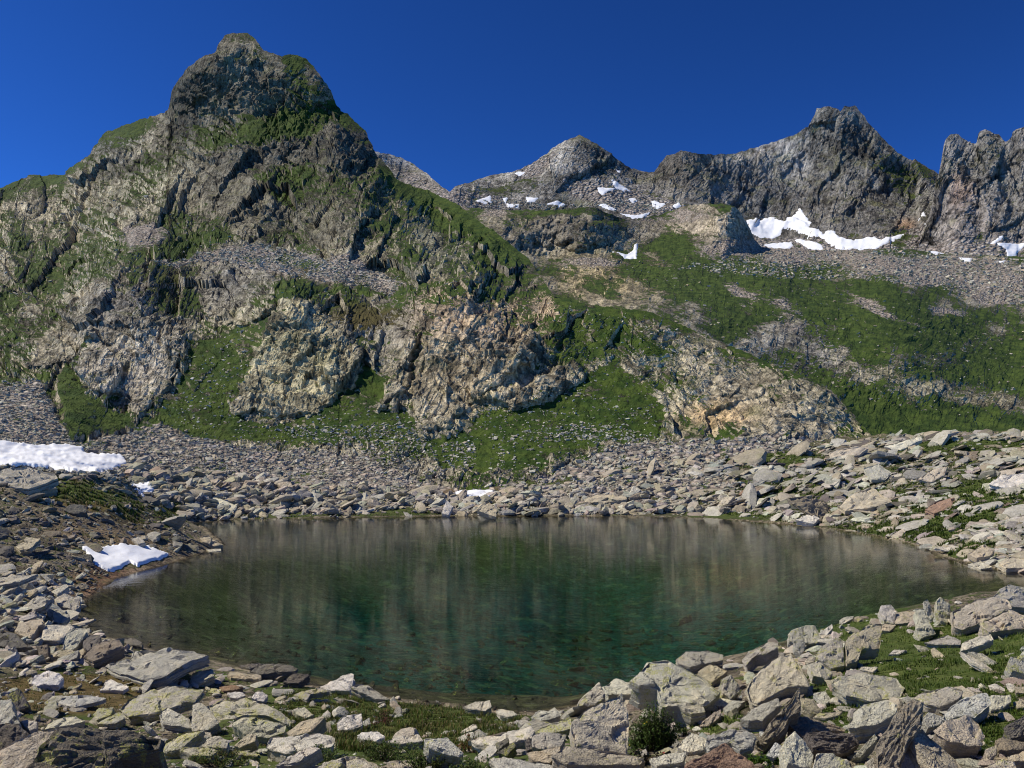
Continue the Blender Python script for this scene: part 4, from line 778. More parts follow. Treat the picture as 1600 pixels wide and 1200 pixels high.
GF: """
t 20 4 .9 .2 5|flat_rock|long tan double slab near the far waterline, right of the small snow patch|913,780 930,771 977,773 980,780 948,785 915,785
v 45 8 .9 .1 4|boulder|pale block standing at the end of the long tan double slab|977,773 991,758 1002,765 988,778
v 55 0 .9 .1 4|boulder|pale upright block at the far waterline left of the snow patch|690,802 698,780 708,791 701,805
t 36 0 1.0 .1 5|boulder|tan hump at the far waterline right below the snow patch|747,798 763,783 777,798 774,807
v 24 4 .6 .0 4|flat_rock|pale slab on the rusty soil above the small far snow patch|752,762 770,753 766,758 756,762
v 34 0 1.4 .1 4|boulder|whitish pyramid boulder at the left end of the far shore|320,782 336,775 371,789 364,800 325,800
t 24 0 .9 .1 4|boulder|single tan boulder on the scree above the left far shore|432,754 451,749 458,760 441,761
v 20 0 .7 .0 4|flat_rock|flat pale slab left of the single tan boulder|395,751 420,747 427,754 406,758
""",
GB: """
p 26 8 1.2 .1 6|boulder|largest sloping slab of the right bank with a dark lower edge|1309,791 1337,770 1362,760 1393,784 1355,795 1320,798
b 34 -24 .7 .1 9|boulder|brown ribbed rock like a log sliding into the lake|1229,777 1257,774 1292,784 1306,812 1281,816
v 32 6 .8 .1 4|rock|pale block beside the foot of the ribbed rock at the water|1243,812 1264,802 1281,809 1271,818
w 22 4 .7 .0 4|flat_rock|white cracked slab high on the right bank at the picture edge|1544,756 1561,742 1604,739 1606,757 1586,765
p 36 18 .9 .1 4|boulder|smooth pinkish leaf-shaped boulder on the upper right bank|1435,749 1456,732 1481,728 1477,742 1456,753
r 28 12 .9 .0 5|boulder|reddish-brown boulder in the middle of the right bank|1446,795 1460,784 1491,777 1495,791 1460,802
g 38 0 .8 .3 5|boulder|grey-green flat-faced boulder on the upper right bank|1351,732 1372,725 1393,739 1383,749 1362,749
v 22 6 .7 .1 4|flat_rock|pale blade-shaped slab below the end of the spur|1159,739 1187,727 1211,728 1194,737
r 30 0 .6 .0 4|rock|orange-pink stone low on the right bank|1152,774 1162,765 1180,770 1173,777
v 30 16 .9 .0 5|flat_rock|slab pointing up to the right on the crest of the right bank|1381,697 1439,681 1442,686 1407,704
p 24 8 .9 .1 6|flat_rock|pinkish broken slabs at the foot of the spur|1295,707 1320,699 1358,699 1341,711 1299,718
p 34 14 .7 .1 4|flat_rock|tan leaning plate above the far waterline, left end of the right bank|1115,795 1131,777 1148,774 1131,795
v 6 0 .3 .0 3|flat_rock|thin flat slab lying out into the lake at the right|1458,856 1488,853 1511,856 1495,860
t 24 6 .7 .2 4|boulder|tan humped boulder by the right corner of the lake|1512,865 1537,851 1554,858 1547,868 1526,872
v 14 4 .3 .2 4|flat_rock|pale low slab at the waterline in the right corner|1512,882 1530,875 1551,886 1533,889
p 18 6 .6 .1 5|boulder|pinkish layered boulder at the right edge above the lake corner|1561,879 1579,868 1606,872 1606,886 1572,889
"""}
CAT = {'rock': 'rock', 'flat_rock': 'flat rock', 'boulder': 'boulder'}
seed = 100
for grp, txt in TRACED.items():
    for ln in txt.strip().split('\n'):
        a, nm, lab, pts = ln.split('|'); tn, T, R, th, li, la = a.split(); seed += 1
        place(nm, lab, CAT[nm], grp, unpack(pts), float(T), float(R), float(th), seed, tn, float(li), int(la))

# ---- loose rocks: polytopes cut by random planes, flattened into slabs
def cube_dirs(n):
    g = np.linspace(-1, 1, n+1); vs = {}; fs = []
    def vid(p):
        k = tuple(np.round(p, 5)); 
        if k not in vs: vs[k] = len(vs)
        return vs[k]
    for ax in range(3):
        for sg in (-1, 1):
            for i in range(n):
                for j in range(n):
                    q = []
                    for di, dj in ((0, 0), (1, 0), (1, 1), (0, 1)):
                        p = [0, 0, 0]; p[ax] = sg; p[(ax+1) % 3] = g[i+di]; p[(ax+2) % 3] = g[j+dj]; q.append(vid(p))
                    fs.append(q if sg > 0 else q[::-1])
    D = np.array(list(vs.keys())); return D/np.linalg.norm(D, axis=1)[:, None], np.array(fs)
def rocks(N, dirs, rng, K=13):
    n = rng.normal(size=(N, K, 3)); n[:, :2] = [[0, 0, 1], [0, 0, -1]]; n[:, 2:6, 2] *= 0.25; n[:, :2] += rng.normal(size=(N, 2, 3))*0.12
    n /= np.linalg.norm(n, axis=2)[:, :, None]; h = rng.uniform(0.62, 1.0, (N, K)); h[:, :2] = rng.uniform(.55, .8, (N, 2))
    c = np.maximum(np.einsum('nki,vi->nvk', n, dirs), 1e-3); r = np.min(h[:, None, :]/c, 2)
    r = np.minimum(r, 1.25); return r[..., None]*dirs[None]
def rotm(yaw, tx, ty):
    cy, sy, cx, sx, ct, st_ = np.cos(yaw), np.sin(yaw), np.cos(tx), np.sin(tx), np.cos(ty), np.sin(ty); o, z = np.ones_like(yaw), np.zeros_like(yaw)
    Z = np.stack([cy, -sy, z, sy, cy, z, z, z, o], -1).reshape(-1, 3, 3); X = np.stack([o, z, z, z, cx, -sx, z, sx, cx], -1).reshape(-1, 3, 3)
    Y = np.stack([ct, z, st_, z, o, z, -st_, z, ct], -1).reshape(-1, 3, 3); return Y@X@Z
D1, F1 = cube_dirs(1); D2, F2 = cube_dirs(2); D4, F4 = cube_dirs(4)
def pal(rng, N, names):
    c = np.array([TINT[k] for k in names])[rng.integers(0, len(names), N)]
    return c*rng.uniform(0.72, 1.22, (N, 1))*np.array([1, 1, 1])*(1+rng.normal(0, 0.035, (N, 3)))
def mossy(a, b):
    d = ground_hit(a, b); d = np.where(np.isfinite(d), d, 100.0); x = (a-CX)/F*d
    return (bil(tu, a, d)+0.35*perlin(x*0.9, d*0.9, x*0, 8) < 0.50) | (b < 690) | (RNG.uniform(size=a.shape) < 0.14)
def spots(zone, N, rng, surf, keep=None, zmin=-.05):
    """N random pixels of a zone and the world points they see"""
    z = np.array(unpack(zone)); px = rng.uniform(z[:, 0].min(), z[:, 0].max(), N*3); py = rng.uniform(z[:, 1].min(), z[:, 1].max(), N*3)
    w = sdist(px, py, z)+5*perlin(px/20, py/20, px*0, 9); k = w > 0
    if keep is not None: k &= keep(px, py)
    px, py = px[k][:N], py[k][:N]
    if surf == 'ground':
        d = ground_hit(px, py); ok = np.isfinite(d); px, py, d = px[ok], py[ok], d[ok]
        P = world_of(px, py, d); P[:, 2] = ground_z(P[:, 0], P[:, 1])
        ok = P[:, 2] > zmin; return px[ok], py[ok], P[ok]
    P = sheet_at(surf, px, py); return px, py, P
def free(px, py, f=0.75):
    o = np.ones(px.shape, bool)
    for cx, cy, a, b in NOCC: o &= ((px-cx)/(a*f+1))**2+((py-cy)/(b*f+1))**2 > 1
    return o
def shape(P, size, dirs, rng, dip=0.0, flat=(.25, .6), tilt=.35):
    N = len(P); V = rocks(N, dirs, rng); a = size*rng.uniform(.95, 1.5, N); b = size*rng.uniform(.5, .95, N); c = size*rng.uniform(*flat, N)
    V = V*np.stack([a, b, c], -1)[:, None, :]
    M = rotm(rng.uniform(0, 6.283, N), rng.normal(0, tilt, N)+0.15, rng.normal(0, tilt, N)+dip)
    V = np.einsum('nij,nvj->nvi', M, V); return V, c
def rubble(name, label, zone, N, surf, px_size, names, seed, dip=0., mat=None, dirs=(D1, F1), flat=(.25, .6), keep=lambda a, b: mossy(a, b), lift=.15, sig=.45, tilt=.35, zmin=-.05):
    rng = np.random.default_rng(seed); px, py, P = spots(zone, N, rng, surf, keep, zmin)
    size = px_size*np.exp(rng.normal(0, sig, len(P)))*P[:, 1]/F*0.5; size = np.minimum(size, px_size*2.6*P[:, 1]/F*0.5)
    V, c = shape(P, size, dirs[0], rng, dip, flat, tilt); V = V+P[:, None, :]+np.array([0, 0, 1])*(c*lift)[:, None, None]
    nv = len(dirs[0]); FF = (dirs[1][None]+(np.arange(len(P))*nv)[:, None, None]).reshape(-1, 4)
    ti = np.repeat(pal(rng, len(P), names), nv, 0)
    pr = np.zeros((len(ti), 3)); pr[:, 0] = V.reshape(-1, 3)[:, 2]; pr[:, 1] = 0.3
    o = make_mesh(name, V, FF, mat or RUB, {'tint': ti, 'prop': pr}, smooth=False)
    return tag(o, label, None, None, 'stuff')
SING = []
def singles(zone, N, surf, lo, hi, names, seed, group, labels, dip=0., mat=None, keep=None, tilt=.35, flat=(.2, .42)):
    """the biggest loose rocks of a zone, each an object of its own"""
    rng = np.random.default_rng(seed); px, py, P = spots(zone, N*3, rng, surf, lambda a, b: free(a, b) & (keep(a, b) if keep else True))
    sel = []; s = rng.uniform(lo, hi, len(px))
    for i in range(len(px)):
        if len(sel) >= N: break
        if all((px[i]-px[j])**2/(s[i]+s[j])**2+(py[i]-py[j])**2/(0.35*(s[i]+s[j]))**2 > 0.28 for j in sel): sel.append(i)
    P = P[sel]; size = s[sel]*P[:, 1]/F*0.5; V, c = shape(P, size, D4, rng, dip, flat, tilt)
    for i in range(len(P)):
        k = names[rng.integers(0, len(names))]; nv = len(D4); W = V[i]
        W = W+size[i]*0.05*np.stack([perlin(W[:, 0]/size[i]*3, W[:, 1]/size[i]*3, W[:, 2]/size[i]*3+i, q) for q in (1, 2, 3)], -1)
        org = P[i]+np.array([0, 0, c[i]*0.30]); cl = np.array(TINT[k])*rng.uniform(.85, 1.15)
        o = make_mesh('rock', W, F4, mat or RUB, {'tint': np.repeat(cl[None], nv, 0), 'prop': np.stack([W[:, 2], np.full(nv, .3), W[:, 2]*0], -1)}, smooth=True)
        o.location = org; o.data.set_sharp_from_angle(angle=rad(25))
        SING.append((o, k, px[sel[i]], py[sel[i]], labels[k], group)); tag(o, labels[k], 'rock', group)
        NOCC.append((px[sel[i]], py[sel[i]], s[sel[i]]*.5, s[sel[i]]*.25))
def lab(text, ks):
    nm = dict(g='grey', t='tan', p='pinkish', v='pale', w='white', l='lichen-tinged', b='brown', r='rusty', d='dark', u='bluish')
    return {k: text.replace('*', nm[k]) for k in ks}
SNOWBANK = '-30,688 0,690 60,696 130,697 130,709 190,712 202,726 165,739 110,738 60,732 -30,730'
Z_FAR = '300,812 262,800 240,770 205,745 180,728 260,700 420,735 560,740 640,770 760,775 900,755 1060,720 1150,730 1160,806 900,804 700,804 500,808 380,812'
Z_RB = '1060,802 1080,715 1180,692 1290,698 1370,686 1440,676 1600,676 1860,690 1860,960 1640,915 1560,888 1480,868 1420,845 1330,828 1230,816 1130,806'
Z_LB = '-200,735 -40,745 20,735 90,745 200,752 300,825 340,850 310,862 262,868 215,850 140,852 150,885 175,900 150,925 100,930 -200,905'
Z_LS = '-200,880 60,895 130,925 122,960 160,1000 210,1015 170,1040 60,1045 -200,1060'
Z_NL = '-200,1045 170,1045 330,1040 500,1075 620,1090 640,1120 520,1150 560,1215 -200,1215'
Z_NR = '620,1150 800,1120 900,1100 1000,1050 1150,1030 1250,985 1380,955 1560,930 1650,925 1900,940 1900,1215 560,1215'
noturf = lambda a, b: (ells(a, b, [(1465, 1030, 110, 50, 0, 1), (1560, 1010, 40, 40, 0, .6), (1560, 1145, 30, 20, 0, .6)]) < 0.45)
singles(Z_FAR, 46, 'ground', 20, 44, 'gtpvt', 1, 'loose rocks on the far shore', lab('* rock lying in the rubble of the far shore', 'gtpv'), -.2)
singles('1060,802 1080,715 1180,692 1290,698 1370,686 1440,676 1600,676 1640,700 1640,905 1560,888 1480,868 1420,845 1330,828 1230,816 1130,806', 70, 'ground', 24, 64, 'tgvgtp', 2, 'loose rocks on the right bank', lab('* slab in the tilted rubble of the right bank', 'tpvg'), -.36, tilt=.24, flat=(.14, .32))
singles('-40,745 20,735 90,745 200,752 300,825 340,850 310,862 262,868 215,850 140,852 150,885 175,900 150,925 100,930 -40,905', 20, 'ground', 18, 44, 'gtbd', 3, 'loose rocks on the left bank', lab('* rock scattered on the dark slope of the left bank', 'gtbd'), .15)
singles('-40,890 60,895 130,925 122,960 160,1000 210,1015 170,1040 60,1045 -40,1060', 22, 'ground', 26, 52, 'gvptg', 4, 'loose blocks on the left shore', lab('* block in the jumble on the left shore below the snow', 'gvpt'), -.25, ROCK)
singles('-40,1045 170,1045 330,1040 500,1075 620,1090 640,1120 520,1150 560,1215 -40,1215', 18, 'ground', 22, 44, 'gvlt', 5, 'loose stones in the left foreground', lab('* loose stone between the named slabs of the left foreground', 'gvlt'), 0, ROCK)
singles('620,1150 800,1120 900,1100 1000,1050 1150,1030 1250,985 1380,955 1560,930 1640,930 1640,1215 560,1215', 30, 'ground', 26, 60, 'vltgp', 6, 'loose stones in the right foreground', lab('* loose stone between the big boulders of the right foreground', 'vltgp'), -.1, ROCK, noturf)

# a label of its own for every loose rock: colour, and where it lies from the nearest rock that has a name
import re
REFS += [('small snow patch on the far shore', 742, 775), ('snow patch undercut at the water', 195, 875)]
cnt = {}; NMC = dict(g='grey', t='tan', p='pinkish', v='pale', w='white', l='lichen-tinged', b='brown', r='rusty', d='dark', u='bluish')
ZN = dict(F='on the far shore', R='on the right bank')
recs = []
for o, k, x, y, lb_, gp in SING:
    j = min(range(len(REFS)), key=lambda i: (REFS[i][1]-x)**2+2.5*(REFS[i][2]-y)**2); rl, rx_, ry_ = REFS[j]
    w_ = re.split(r',| near | at | on | in | with | beside | lying | standing | jutting | below | above | under | right of | left of | behind | between | cut | against | leaning | high | low | tucked | rising | sloping | alone | pointing | running | touching | just | half | wedged | by ', rl)[0]
    if len(w_.split()) < 2: w_ = rl.split(',')[0]
    dx, dy = x-rx_, (y-ry_)*1.6
    dr = ('right of' if dx > 0 else 'left of') if abs(dx) > abs(dy) else ('below' if dy > 0 else 'above')
    recs.append((o, NMC[k], dr, w_, math.hypot(dx, dy), gp))
for key in {r[1:4] for r in recs}:
    for n_, r in enumerate(sorted((r for r in recs if r[1:4] == key), key=lambda r: r[4])):
        wd = f"loose {r[1]} rock {r[2]} the {r[3]}" + ('' if n_ == 0 else ', ' + ('second', 'third', 'fourth', 'fifth', 'sixth', 'seventh', 'eighth', 'ninth', 'tenth')[min(n_, 9)-1] + ' out from it')
        if len(wd.split()) > 16: wd = wd.replace(' out from it', '').replace('loose ', '')
        if len(wd.split()) > 16: wd = wd.replace(r[3], ' '.join(r[3].split()[:4]))
        r[0]['label'] = wd

rubble('far_shore_rubble', 'mass of grey and pinkish broken stones along the far shore', Z_FAR, 3400, 'ground', 11, 'gtpvttg', 21, -.2, dirs=(D2, F2), sig=.6)
rubble('far_shore_gravel', 'small stones filling the far shore', Z_FAR, 6500, 'ground', 5, 'gttpt', 22, -.1)
rubble('right_bank_rubble', 'tilted slabs and stones heaped on the right bank', Z_RB, 5000, 'ground', 13, 'tgvgtlbd', 23, -.32, dirs=(D2, F2), tilt=.24, flat=(.12, .32), sig=.6, lift=.25)
rubble('right_bank_gravel', 'small stones filling the right bank', Z_RB, 6600, 'ground', 6, 'tbgd', 24, -.2)
rubble('left_bank_rubble', 'broken stones on the left bank', Z_LB, 720, 'ground', 11, 'gtbdd', 25, .15, dirs=(D2, F2))
rubble('left_bank_gravel', 'small dark stones on the left bank', Z_LB, 4200, 'ground', 4, 'bdtbb', 26)
rubble('left_hollow_rubble', 'grey stones round the long snowfield behind the left bank', '-60,680 180,690 230,735 210,760 100,745 -60,740', 1500, 'ground', 7, 'gtgd', 40, keep=lambda a, b: sdist(a, b, unpack(SNOWBANK)) < 0)

rubble('left_shore_rubble', 'stones between the blocks of the left shore', Z_LS, 900, 'ground', 17, 'gvptg', 27, -.25, ROCK, (D2, F2), keep=lambda a, b: free(a, b, .5))
rubble('near_left_stones', 'small stones in the left foreground', Z_NL, 560, 'ground', 13, 'gvltg', 28, 0, ROCK, (D2, F2), keep=lambda a, b: free(a, b, .6))
rubble('near_right_stones', 'small stones in the right foreground', Z_NR, 1150, 'ground', 17, 'vltgpb', 29, -.1, ROCK, (D2, F2), keep=lambda a, b: free(a, b, .5) & noturf(a, b))
rubble('near_gravel', 'gravel between the foreground rocks', '-40,960 100,960 330,1040 600,1090 800,1120 1000,1060 1250,985 1600,940 1900,940 1900,1215 -200,1215', 3200, 'ground', 5, 'gvtb', 30, 0, ROCK, keep=noturf)
rubble('lake_bed_stones', 'drowned stones on the shallow lake bed', '130,930 300,960 500,990 800,1000 1050,975 1250,950 1400,930 1400,960 1260,990 1050,1040 890,1110 780,1114 560,1090 330,1030 150,1000', 480, 'ground', 11, 'z', 41, 0, ROCK, (D2, F2), zmin=-9)
rubble('turf_stones', 'small pale stones showing through the right turf', '1340,1000 1400,960 1620,980 1620,1090 1400,1080', 46, 'ground', 12, 'vtg', 42, 0, ROCK, (D2, F2), keep=lambda a, b: free(a, b, .7), lift=-.1)
# scree and scattered stones on the mountain
Z_SCL = '-60,605 60,590 110,690 240,665 330,690 430,700 560,700 640,722 700,748 640,775 420,760 300,790 240,745 180,735 60,700 -60,695'
rubble('left_scree', 'fine grey scree running down to the left shore', Z_SCL, 10500, 'mountain', 3.8, 'gtpvp', 31, sig=.7)
rubble('spur_scree', 'stones at the foot of the spur', '820,735 900,715 1000,690 1200,685 1380,700 1350,740 1100,760 800,775', 4200, 'mountain', 6, 'tgvgt', 32, -.2, sig=.6)
rubble('bench_scree', 'blocky scree on the bench under the horn', '235,408 330,396 400,382 470,394 560,412 640,442 600,455 520,440 420,425 330,410 260,418', 2600, 'mountain', 4.2, 'gvgt', 33)
rubble('grass_stones', 'pale stones scattered on the grass below the cliffs', '240,650 290,560 400,500 380,640 650,640 670,690 760,650 900,600 1020,640 1050,690 900,725 700,740 550,700 300,690', 1500, 'mountain', 3.6, 'vvwgt', 34)
rubble('grass_stones', 'denser pale stones at the lower edge of the grass', '420,670 640,660 680,700 900,660 1050,680 900,725 700,745 550,705', 1500, 'mountain', 4.2, 'vvgt', 35)
rubble('slope_stones', 'pale boulders scattered over the upper slopes', '0,330 150,280 330,330 600,420 850,470 1010,490 1200,590 1100,660 900,600 600,480 300,460 0,470', 1800, 'mountain', 3.2, 'vvgg', 36)
rubble('talus', 'pinkish talus below the right-hand peaks', '1180,394 1400,390 1600,404 1700,412 1700,500 1560,470 1440,445 1200,432 1050,420', 5200, 'hillside', 3.6, 'tgvgp', 37, sig=.65)
rubble('hillside_stones', 'pale stones scattered on the green hillside', '870,420 1050,400 1250,440 1600,500 1600,660 1400,640 1200,560 1000,480', 900, 'hillside', 3.0, 'gtgb', 38, sig=.6)
rubble('moraine_stones', 'grey stones on the moraine below the far peaks', '700,318 760,326 930,325 1040,335 1140,322 1060,330 1000,310 900,318 760,310', 900, 'peaks', 3.0, 'vgv', 39)
# ------------------------------------------------------------------ snow
def snow_material():
    t = NT('old_snow'); p = t.pos(); n = t.noise(p, 1.2, 5, 0.6); n2 = t.noise(p, 6, 4, 0.65)
    t.b.inputs['Roughness'].default_value = 0.7
    col = t.mix(t.ss(n, 0.5, 0.75), (0.86, 0.88, 0.91), (0.74, 0.745, 0.74)); col = t.mix(t.math('MULTIPLY', t.ss(t.noise(p, 3.2, 6, 0.8), 0.56, 0.70), 0.55), col, (0.42, 0.38, 0.33))
    return t.done(col, t.bump(t.mad(n, 0.5, n2), 0.25, 0.05))
SNOW = snow_material()
def snow(label, pts, surf, thick, step, group=None):
    q = np.array(unpack(pts)); x0, y0 = q.min(0)-3; x1, y1 = q.max(0)+3
    xs = np.arange(x0, x1+step, step); ys = np.arange(y0, y1+step, step*0.6); px, py = np.meshgrid(xs, ys)
    sd_ = sdist(px, py, q)+min(2.4, .5+np.ptp(q[:, 1])*.045)*perlin(px/6, py/3, px*0, 44)+0.5*perlin(px/1.9, py/1.3, px*0, 45)
    if surf == 'ground':
        d = ground_hit(px.ravel(), py.ravel()).reshape(px.shape); d = np.where(np.isfinite(d), d, 70); P = world_of(px, py, d); P[..., 2] = ground_z(P[..., 0], P[..., 1])
        P[..., 2] = np.maximum(P[..., 2], -0.05)
    else: P = sheet_at(surf, px, py)
    if surf == 'mountain':
        d = ground_hit(px.ravel(), py.ravel()).reshape(px.shape); G = world_of(px, py, np.where(np.isfinite(d), d, 999.)); P = np.where((G[..., 1] < P[..., 1])[..., None], G, P)
    for _ in range(2): P[1:-1, 1:-1] = (P[1:-1, 1:-1]*2+P[:-2, 1:-1]+P[2:, 1:-1]+P[1:-1, :-2]+P[1:-1, 2:])/6
    e = sstep(-1.6, 1.2, sd_); h = thick*(e*1.25-0.45)+0.10*thick*perlin(px/16, py/9, px*0, 46)
    up = np.array([0, -0.45, 0.9]); T = P+up*h[..., None]; B = P-up*(0.9*thick)
    keep = (np.maximum.reduce([sd_[:-1, :-1], sd_[1:, :-1], sd_[:-1, 1:], sd_[1:, 1:]]) > -1.4).ravel()
    f = grid_faces(*px.shape)[keep]
    if not len(f): return
    nt = px.size; ed = np.concatenate([f[:, [0, 1]], f[:, [1, 2]], f[:, [2, 3]], f[:, [3, 0]]])
    key = ed[:, 0]*nt+ed[:, 1]; rev = ed[:, 1]*nt+ed[:, 0]; ed = ed[~np.isin(key, rev)]
    sk = np.stack([ed[:, 1], ed[:, 0], ed[:, 0]+nt, ed[:, 1]+nt], -1)
    al = np.concatenate([T.reshape(-1, 3), B.reshape(-1, 3)]); fs = np.concatenate([f, sk, f[:, ::-1]+nt])
    u, inv = np.unique(fs, return_inverse=True); fs = inv.reshape(fs.shape); V = al[u]
    fs = fs[:, ::-1]
    org = np.array([V[:, 0].mean(), V[:, 1].mean(), V[:, 2].min()])
    o = make_mesh('snow_patch', V-org, fs, SNOW); o.location = org
    return tag(o, label, 'snow patch', group)
GS = 'old snow patches on the far peaks'
snow('large snowfield spread under the twin-topped right peak', '1166,347 1204,342 1225,349 1250,330 1267,350 1264,357 1285,368 1302,363 1306,371 1330,377 1362,371 1376,377 1414,363 1407,370 1369,389 1313,389 1295,382 1281,371 1264,371 1236,357 1222,361 1211,371 1187,371 1173,364', 'peaks', 0.55, 1.6, GS)
for lb, pt in (('left snow strip below the large snowfield, by the dark knoll', '1194,384 1236,378 1239,385 1229,392 1201,387'), ('right snow strip just below the large snowfield', '1243,375 1253,375 1281,382 1287,391 1264,389'),
    ('small snow wedge at the left foot of the rock spires', '1442,354 1458,349 1453,363'), ('tiny snow streak in the gully left of the rock spires', '1437,342 1442,333 1444,341'),
    ('forked snow patch below the left shoulder of the centre peak, leftmost of the row', '741,313 766,307 768,315 759,318'), ('snow patch right of the forked one under the centre peak', '792,316 811,318 810,323 794,321'), ('small snow spot above the row under the centre peak', '785,309 792,309 790,315'),
    ('third snow patch of the row under the centre peak', '822,307 840,307 836,313 825,314'), ('fourth snow patch of the row, on the moraine edge', '857,316 871,313 883,318 878,321'), ('branching snow patch on the right flank of the centre peak', '934,293 944,292 960,295 946,299 943,304 937,302'),
    ('steep snow tongue on the right flank of the centre peak', '955,281 965,286 983,300 964,295'), ('snow patch below the branching one, at the cliff foot', '934,321 944,318 962,328 951,328'), ('long bent snow patch lowest under the right flank of the centre peak', '969,335 993,339 1014,334 1004,341 990,342'),
    ('snow patch in the saddle between centre peak and right ridge', '1018,314 1039,318 1028,328 1021,325'), ('snow spot right of the saddle patch', '1051,321 1060,317 1064,322 1055,325'), ('thin snow streak above the saddle patch', '981,311 988,309 997,313 990,316'), ('small snow fleck on the left ridge of the centre peak', '804,271 811,267 819,268 811,273'), ('snow fleck near the top right of the centre peak', '963,263 970,266 968,269')):
    snow(lb, pt, 'peaks', 0.5, 1.3, GS)
for lb, pt in (('snow strip at the foot of the right spire', '1546,382 1565,370 1565,375 1554,381'), ('triangular snow patch at the right edge under the spires', '1558,382 1602,380 1586,399 1574,403 1572,391')):
    snow(lb, pt, 'rock_spires', 0.5, 1.3, GS)
for lb, pt in (('anchor-shaped snow patch alone on the middle slope', '957,395 980,399 990,391 992,381 996,382 994,405 983,404'), ('thin snow streak on the talus under the spires, left one', '1451,391 1462,392 1475,396 1462,397'), ('short snow streak on the talus right of the thin one', '1498,402 1519,404 1516,409 1507,409'), ('tiny snow spot on the talus below the triangular patch', '1559,409 1571,408 1566,414')):
    snow(lb, pt, 'hillside', 0.6, 1.3, GS)
snow('long snowfield lying behind the left bank', SNOWBANK, 'mountain', 0.35, 2.0, 'snow left near the lake')
snow('small melting snow patch right of the left bank crest', '205,760 235,755 243,765 237,778 220,772', 'mountain', 0.35, 1.5, 'snow left near the lake')
snow('snow patch undercut at the water on the left shore', '128,858 145,856 173,858 196,854 208,856 226,855 266,869 247,876 215,886 203,880 191,888 173,895 149,883', 'ground', 0.18, 1.6, 'snow left near the lake')
snow('small snow patch on the far shore in the centre', '710,772 740,768 772,770 765,780 725,781', 'ground', 0.35, 1.5, 'snow left near the lake')

# ------------------------------------------------------------------ grass and shrubs
def leaf_material(name, c1, c2):
    t = NT(name); tint = t.attr('tint'); t.b.inputs['Roughness'].default_value = 0.6
    t.put(t.b.inputs['Base Color'], tint)
    tl = t.n('BsdfTranslucent'); t.put(tl.inputs['Color'], tint); ms = t.n('MixShader'); ms.inputs[0].default_value = 0.25
    t.put(ms.inputs[1], t.b.outputs[0]); t.put(ms.inputs[2], tl.outputs[0]); t.put(t.out.inputs['Surface'], ms.outputs[0]); return t.m
LEAF = leaf_material('leaf', None, None)
def blades(P, h, w, rng, cols):
    N = len(P); az = rng.uniform(0, 6.283, N); ln = h*rng.uniform(.5, 1.2, N); lean = rng.uniform(.1, .8, N)
    dx = np.stack([np.cos(az), np.sin(az), 0*az], -1); sx = np.stack([-np.sin(az), np.cos(az), 0*az], -1)*(w*rng.uniform(.6, 1.3, N))[:, None]
    m = P+dx*(ln*lean*.35)[:, None]+np.array([0, 0, 1])*(ln*.6)[:, None]; tp = P+dx*(ln*lean)[:, None]+np.array([0, 0, 1])*(ln*.95)[:, None]
    V = np.stack([P-sx, P+sx, m+sx*.7, m-sx*.7, tp], 1); b = np.arange(N)[:, None]*5
    c = np.array(cols)[rng.integers(0, len(cols), N)]*rng.uniform(.7, 1.35, (N, 1))
    return V.reshape(-1, 3), [b+np.array([0, 1, 2, 3]), b+np.array([3, 2, 4])], np.repeat(c, 5, 0)
GC = [(.062, .108, .013), (.092, .14, .02), (.12, .15, .03), (.05, .09, .012)]
GY = [(.19, .16, .06), (.24, .17, .075), (.12, .15, .035)]
def grass(label, zone, N, h, w, cols, seed, thr=0.5):
    rng = np.random.default_rng(seed); px, py, P = spots(zone, N, rng, 'ground')
    k = bil(tu, px, P[:, 1]) + 0.35*perlin(P[:, 0]*.9, P[:, 1]*.9, P[:, 0]*0, 8) > thr
    P = P[k]; hh = h*np.clip(.75+.9*perlin(P[:, 0]*2.6, P[:, 1]*2.6, P[:, 0]*0, 21)+.4*perlin(P[:, 0]*7, P[:, 1]*7, P[:, 0]*0, 22), .25, 1.7)
    V, Fc, c = blades(P-np.array([0, 0, .01]), hh, w, rng, cols)
    c = c*np.repeat(np.clip(1+.5*perlin(P[:, 0]*1.7, P[:, 1]*1.7, P[:, 0]*0, 23), .6, 1.5), 5)[:, None]
    return tag(make_mesh('grass', V, Fc, LEAF, {'tint': c}), label, None, None, 'stuff')
grass('short green turf among the right-hand boulders', '1230,1000 1300,960 1400,950 1900,960 1900,1190 1250,1190', 80000, .075, .006, GC, 61, .6)
grass('green and straw-coloured grass at the centre of the near shore', '440,1080 560,1080 700,1100 830,1120 800,1160 560,1180 420,1150', 26000, .12, .006, GC+GY, 62, .6)
grass('rusty short turf in the left foreground', '-30,1060 300,1040 480,1080 420,1170 -30,1130', 16000, .06, .006, GY+GC[:2], 63, .55)
grass('moss and turf between the slabs of the right bank', '1060,800 1090,690 1300,690 1600,676 1640,700 1860,690 1860,900 1640,890 1480,870 1330,828', 95000, .30, .03, GC, 65, .49)
grass('moss and turf on the left bank and far shore', '-40,745 90,745 200,752 340,812 640,800 900,730 1060,740 900,804 300,830 -40,900', 26000, .25, .03, GC+GY, 66, .5)
grass('tufts between the rocks of the right shore', '1000,1080 1120,1030 1280,980 1300,1150 1000,1190', 9000, .09, .006, GC, 64, .5)

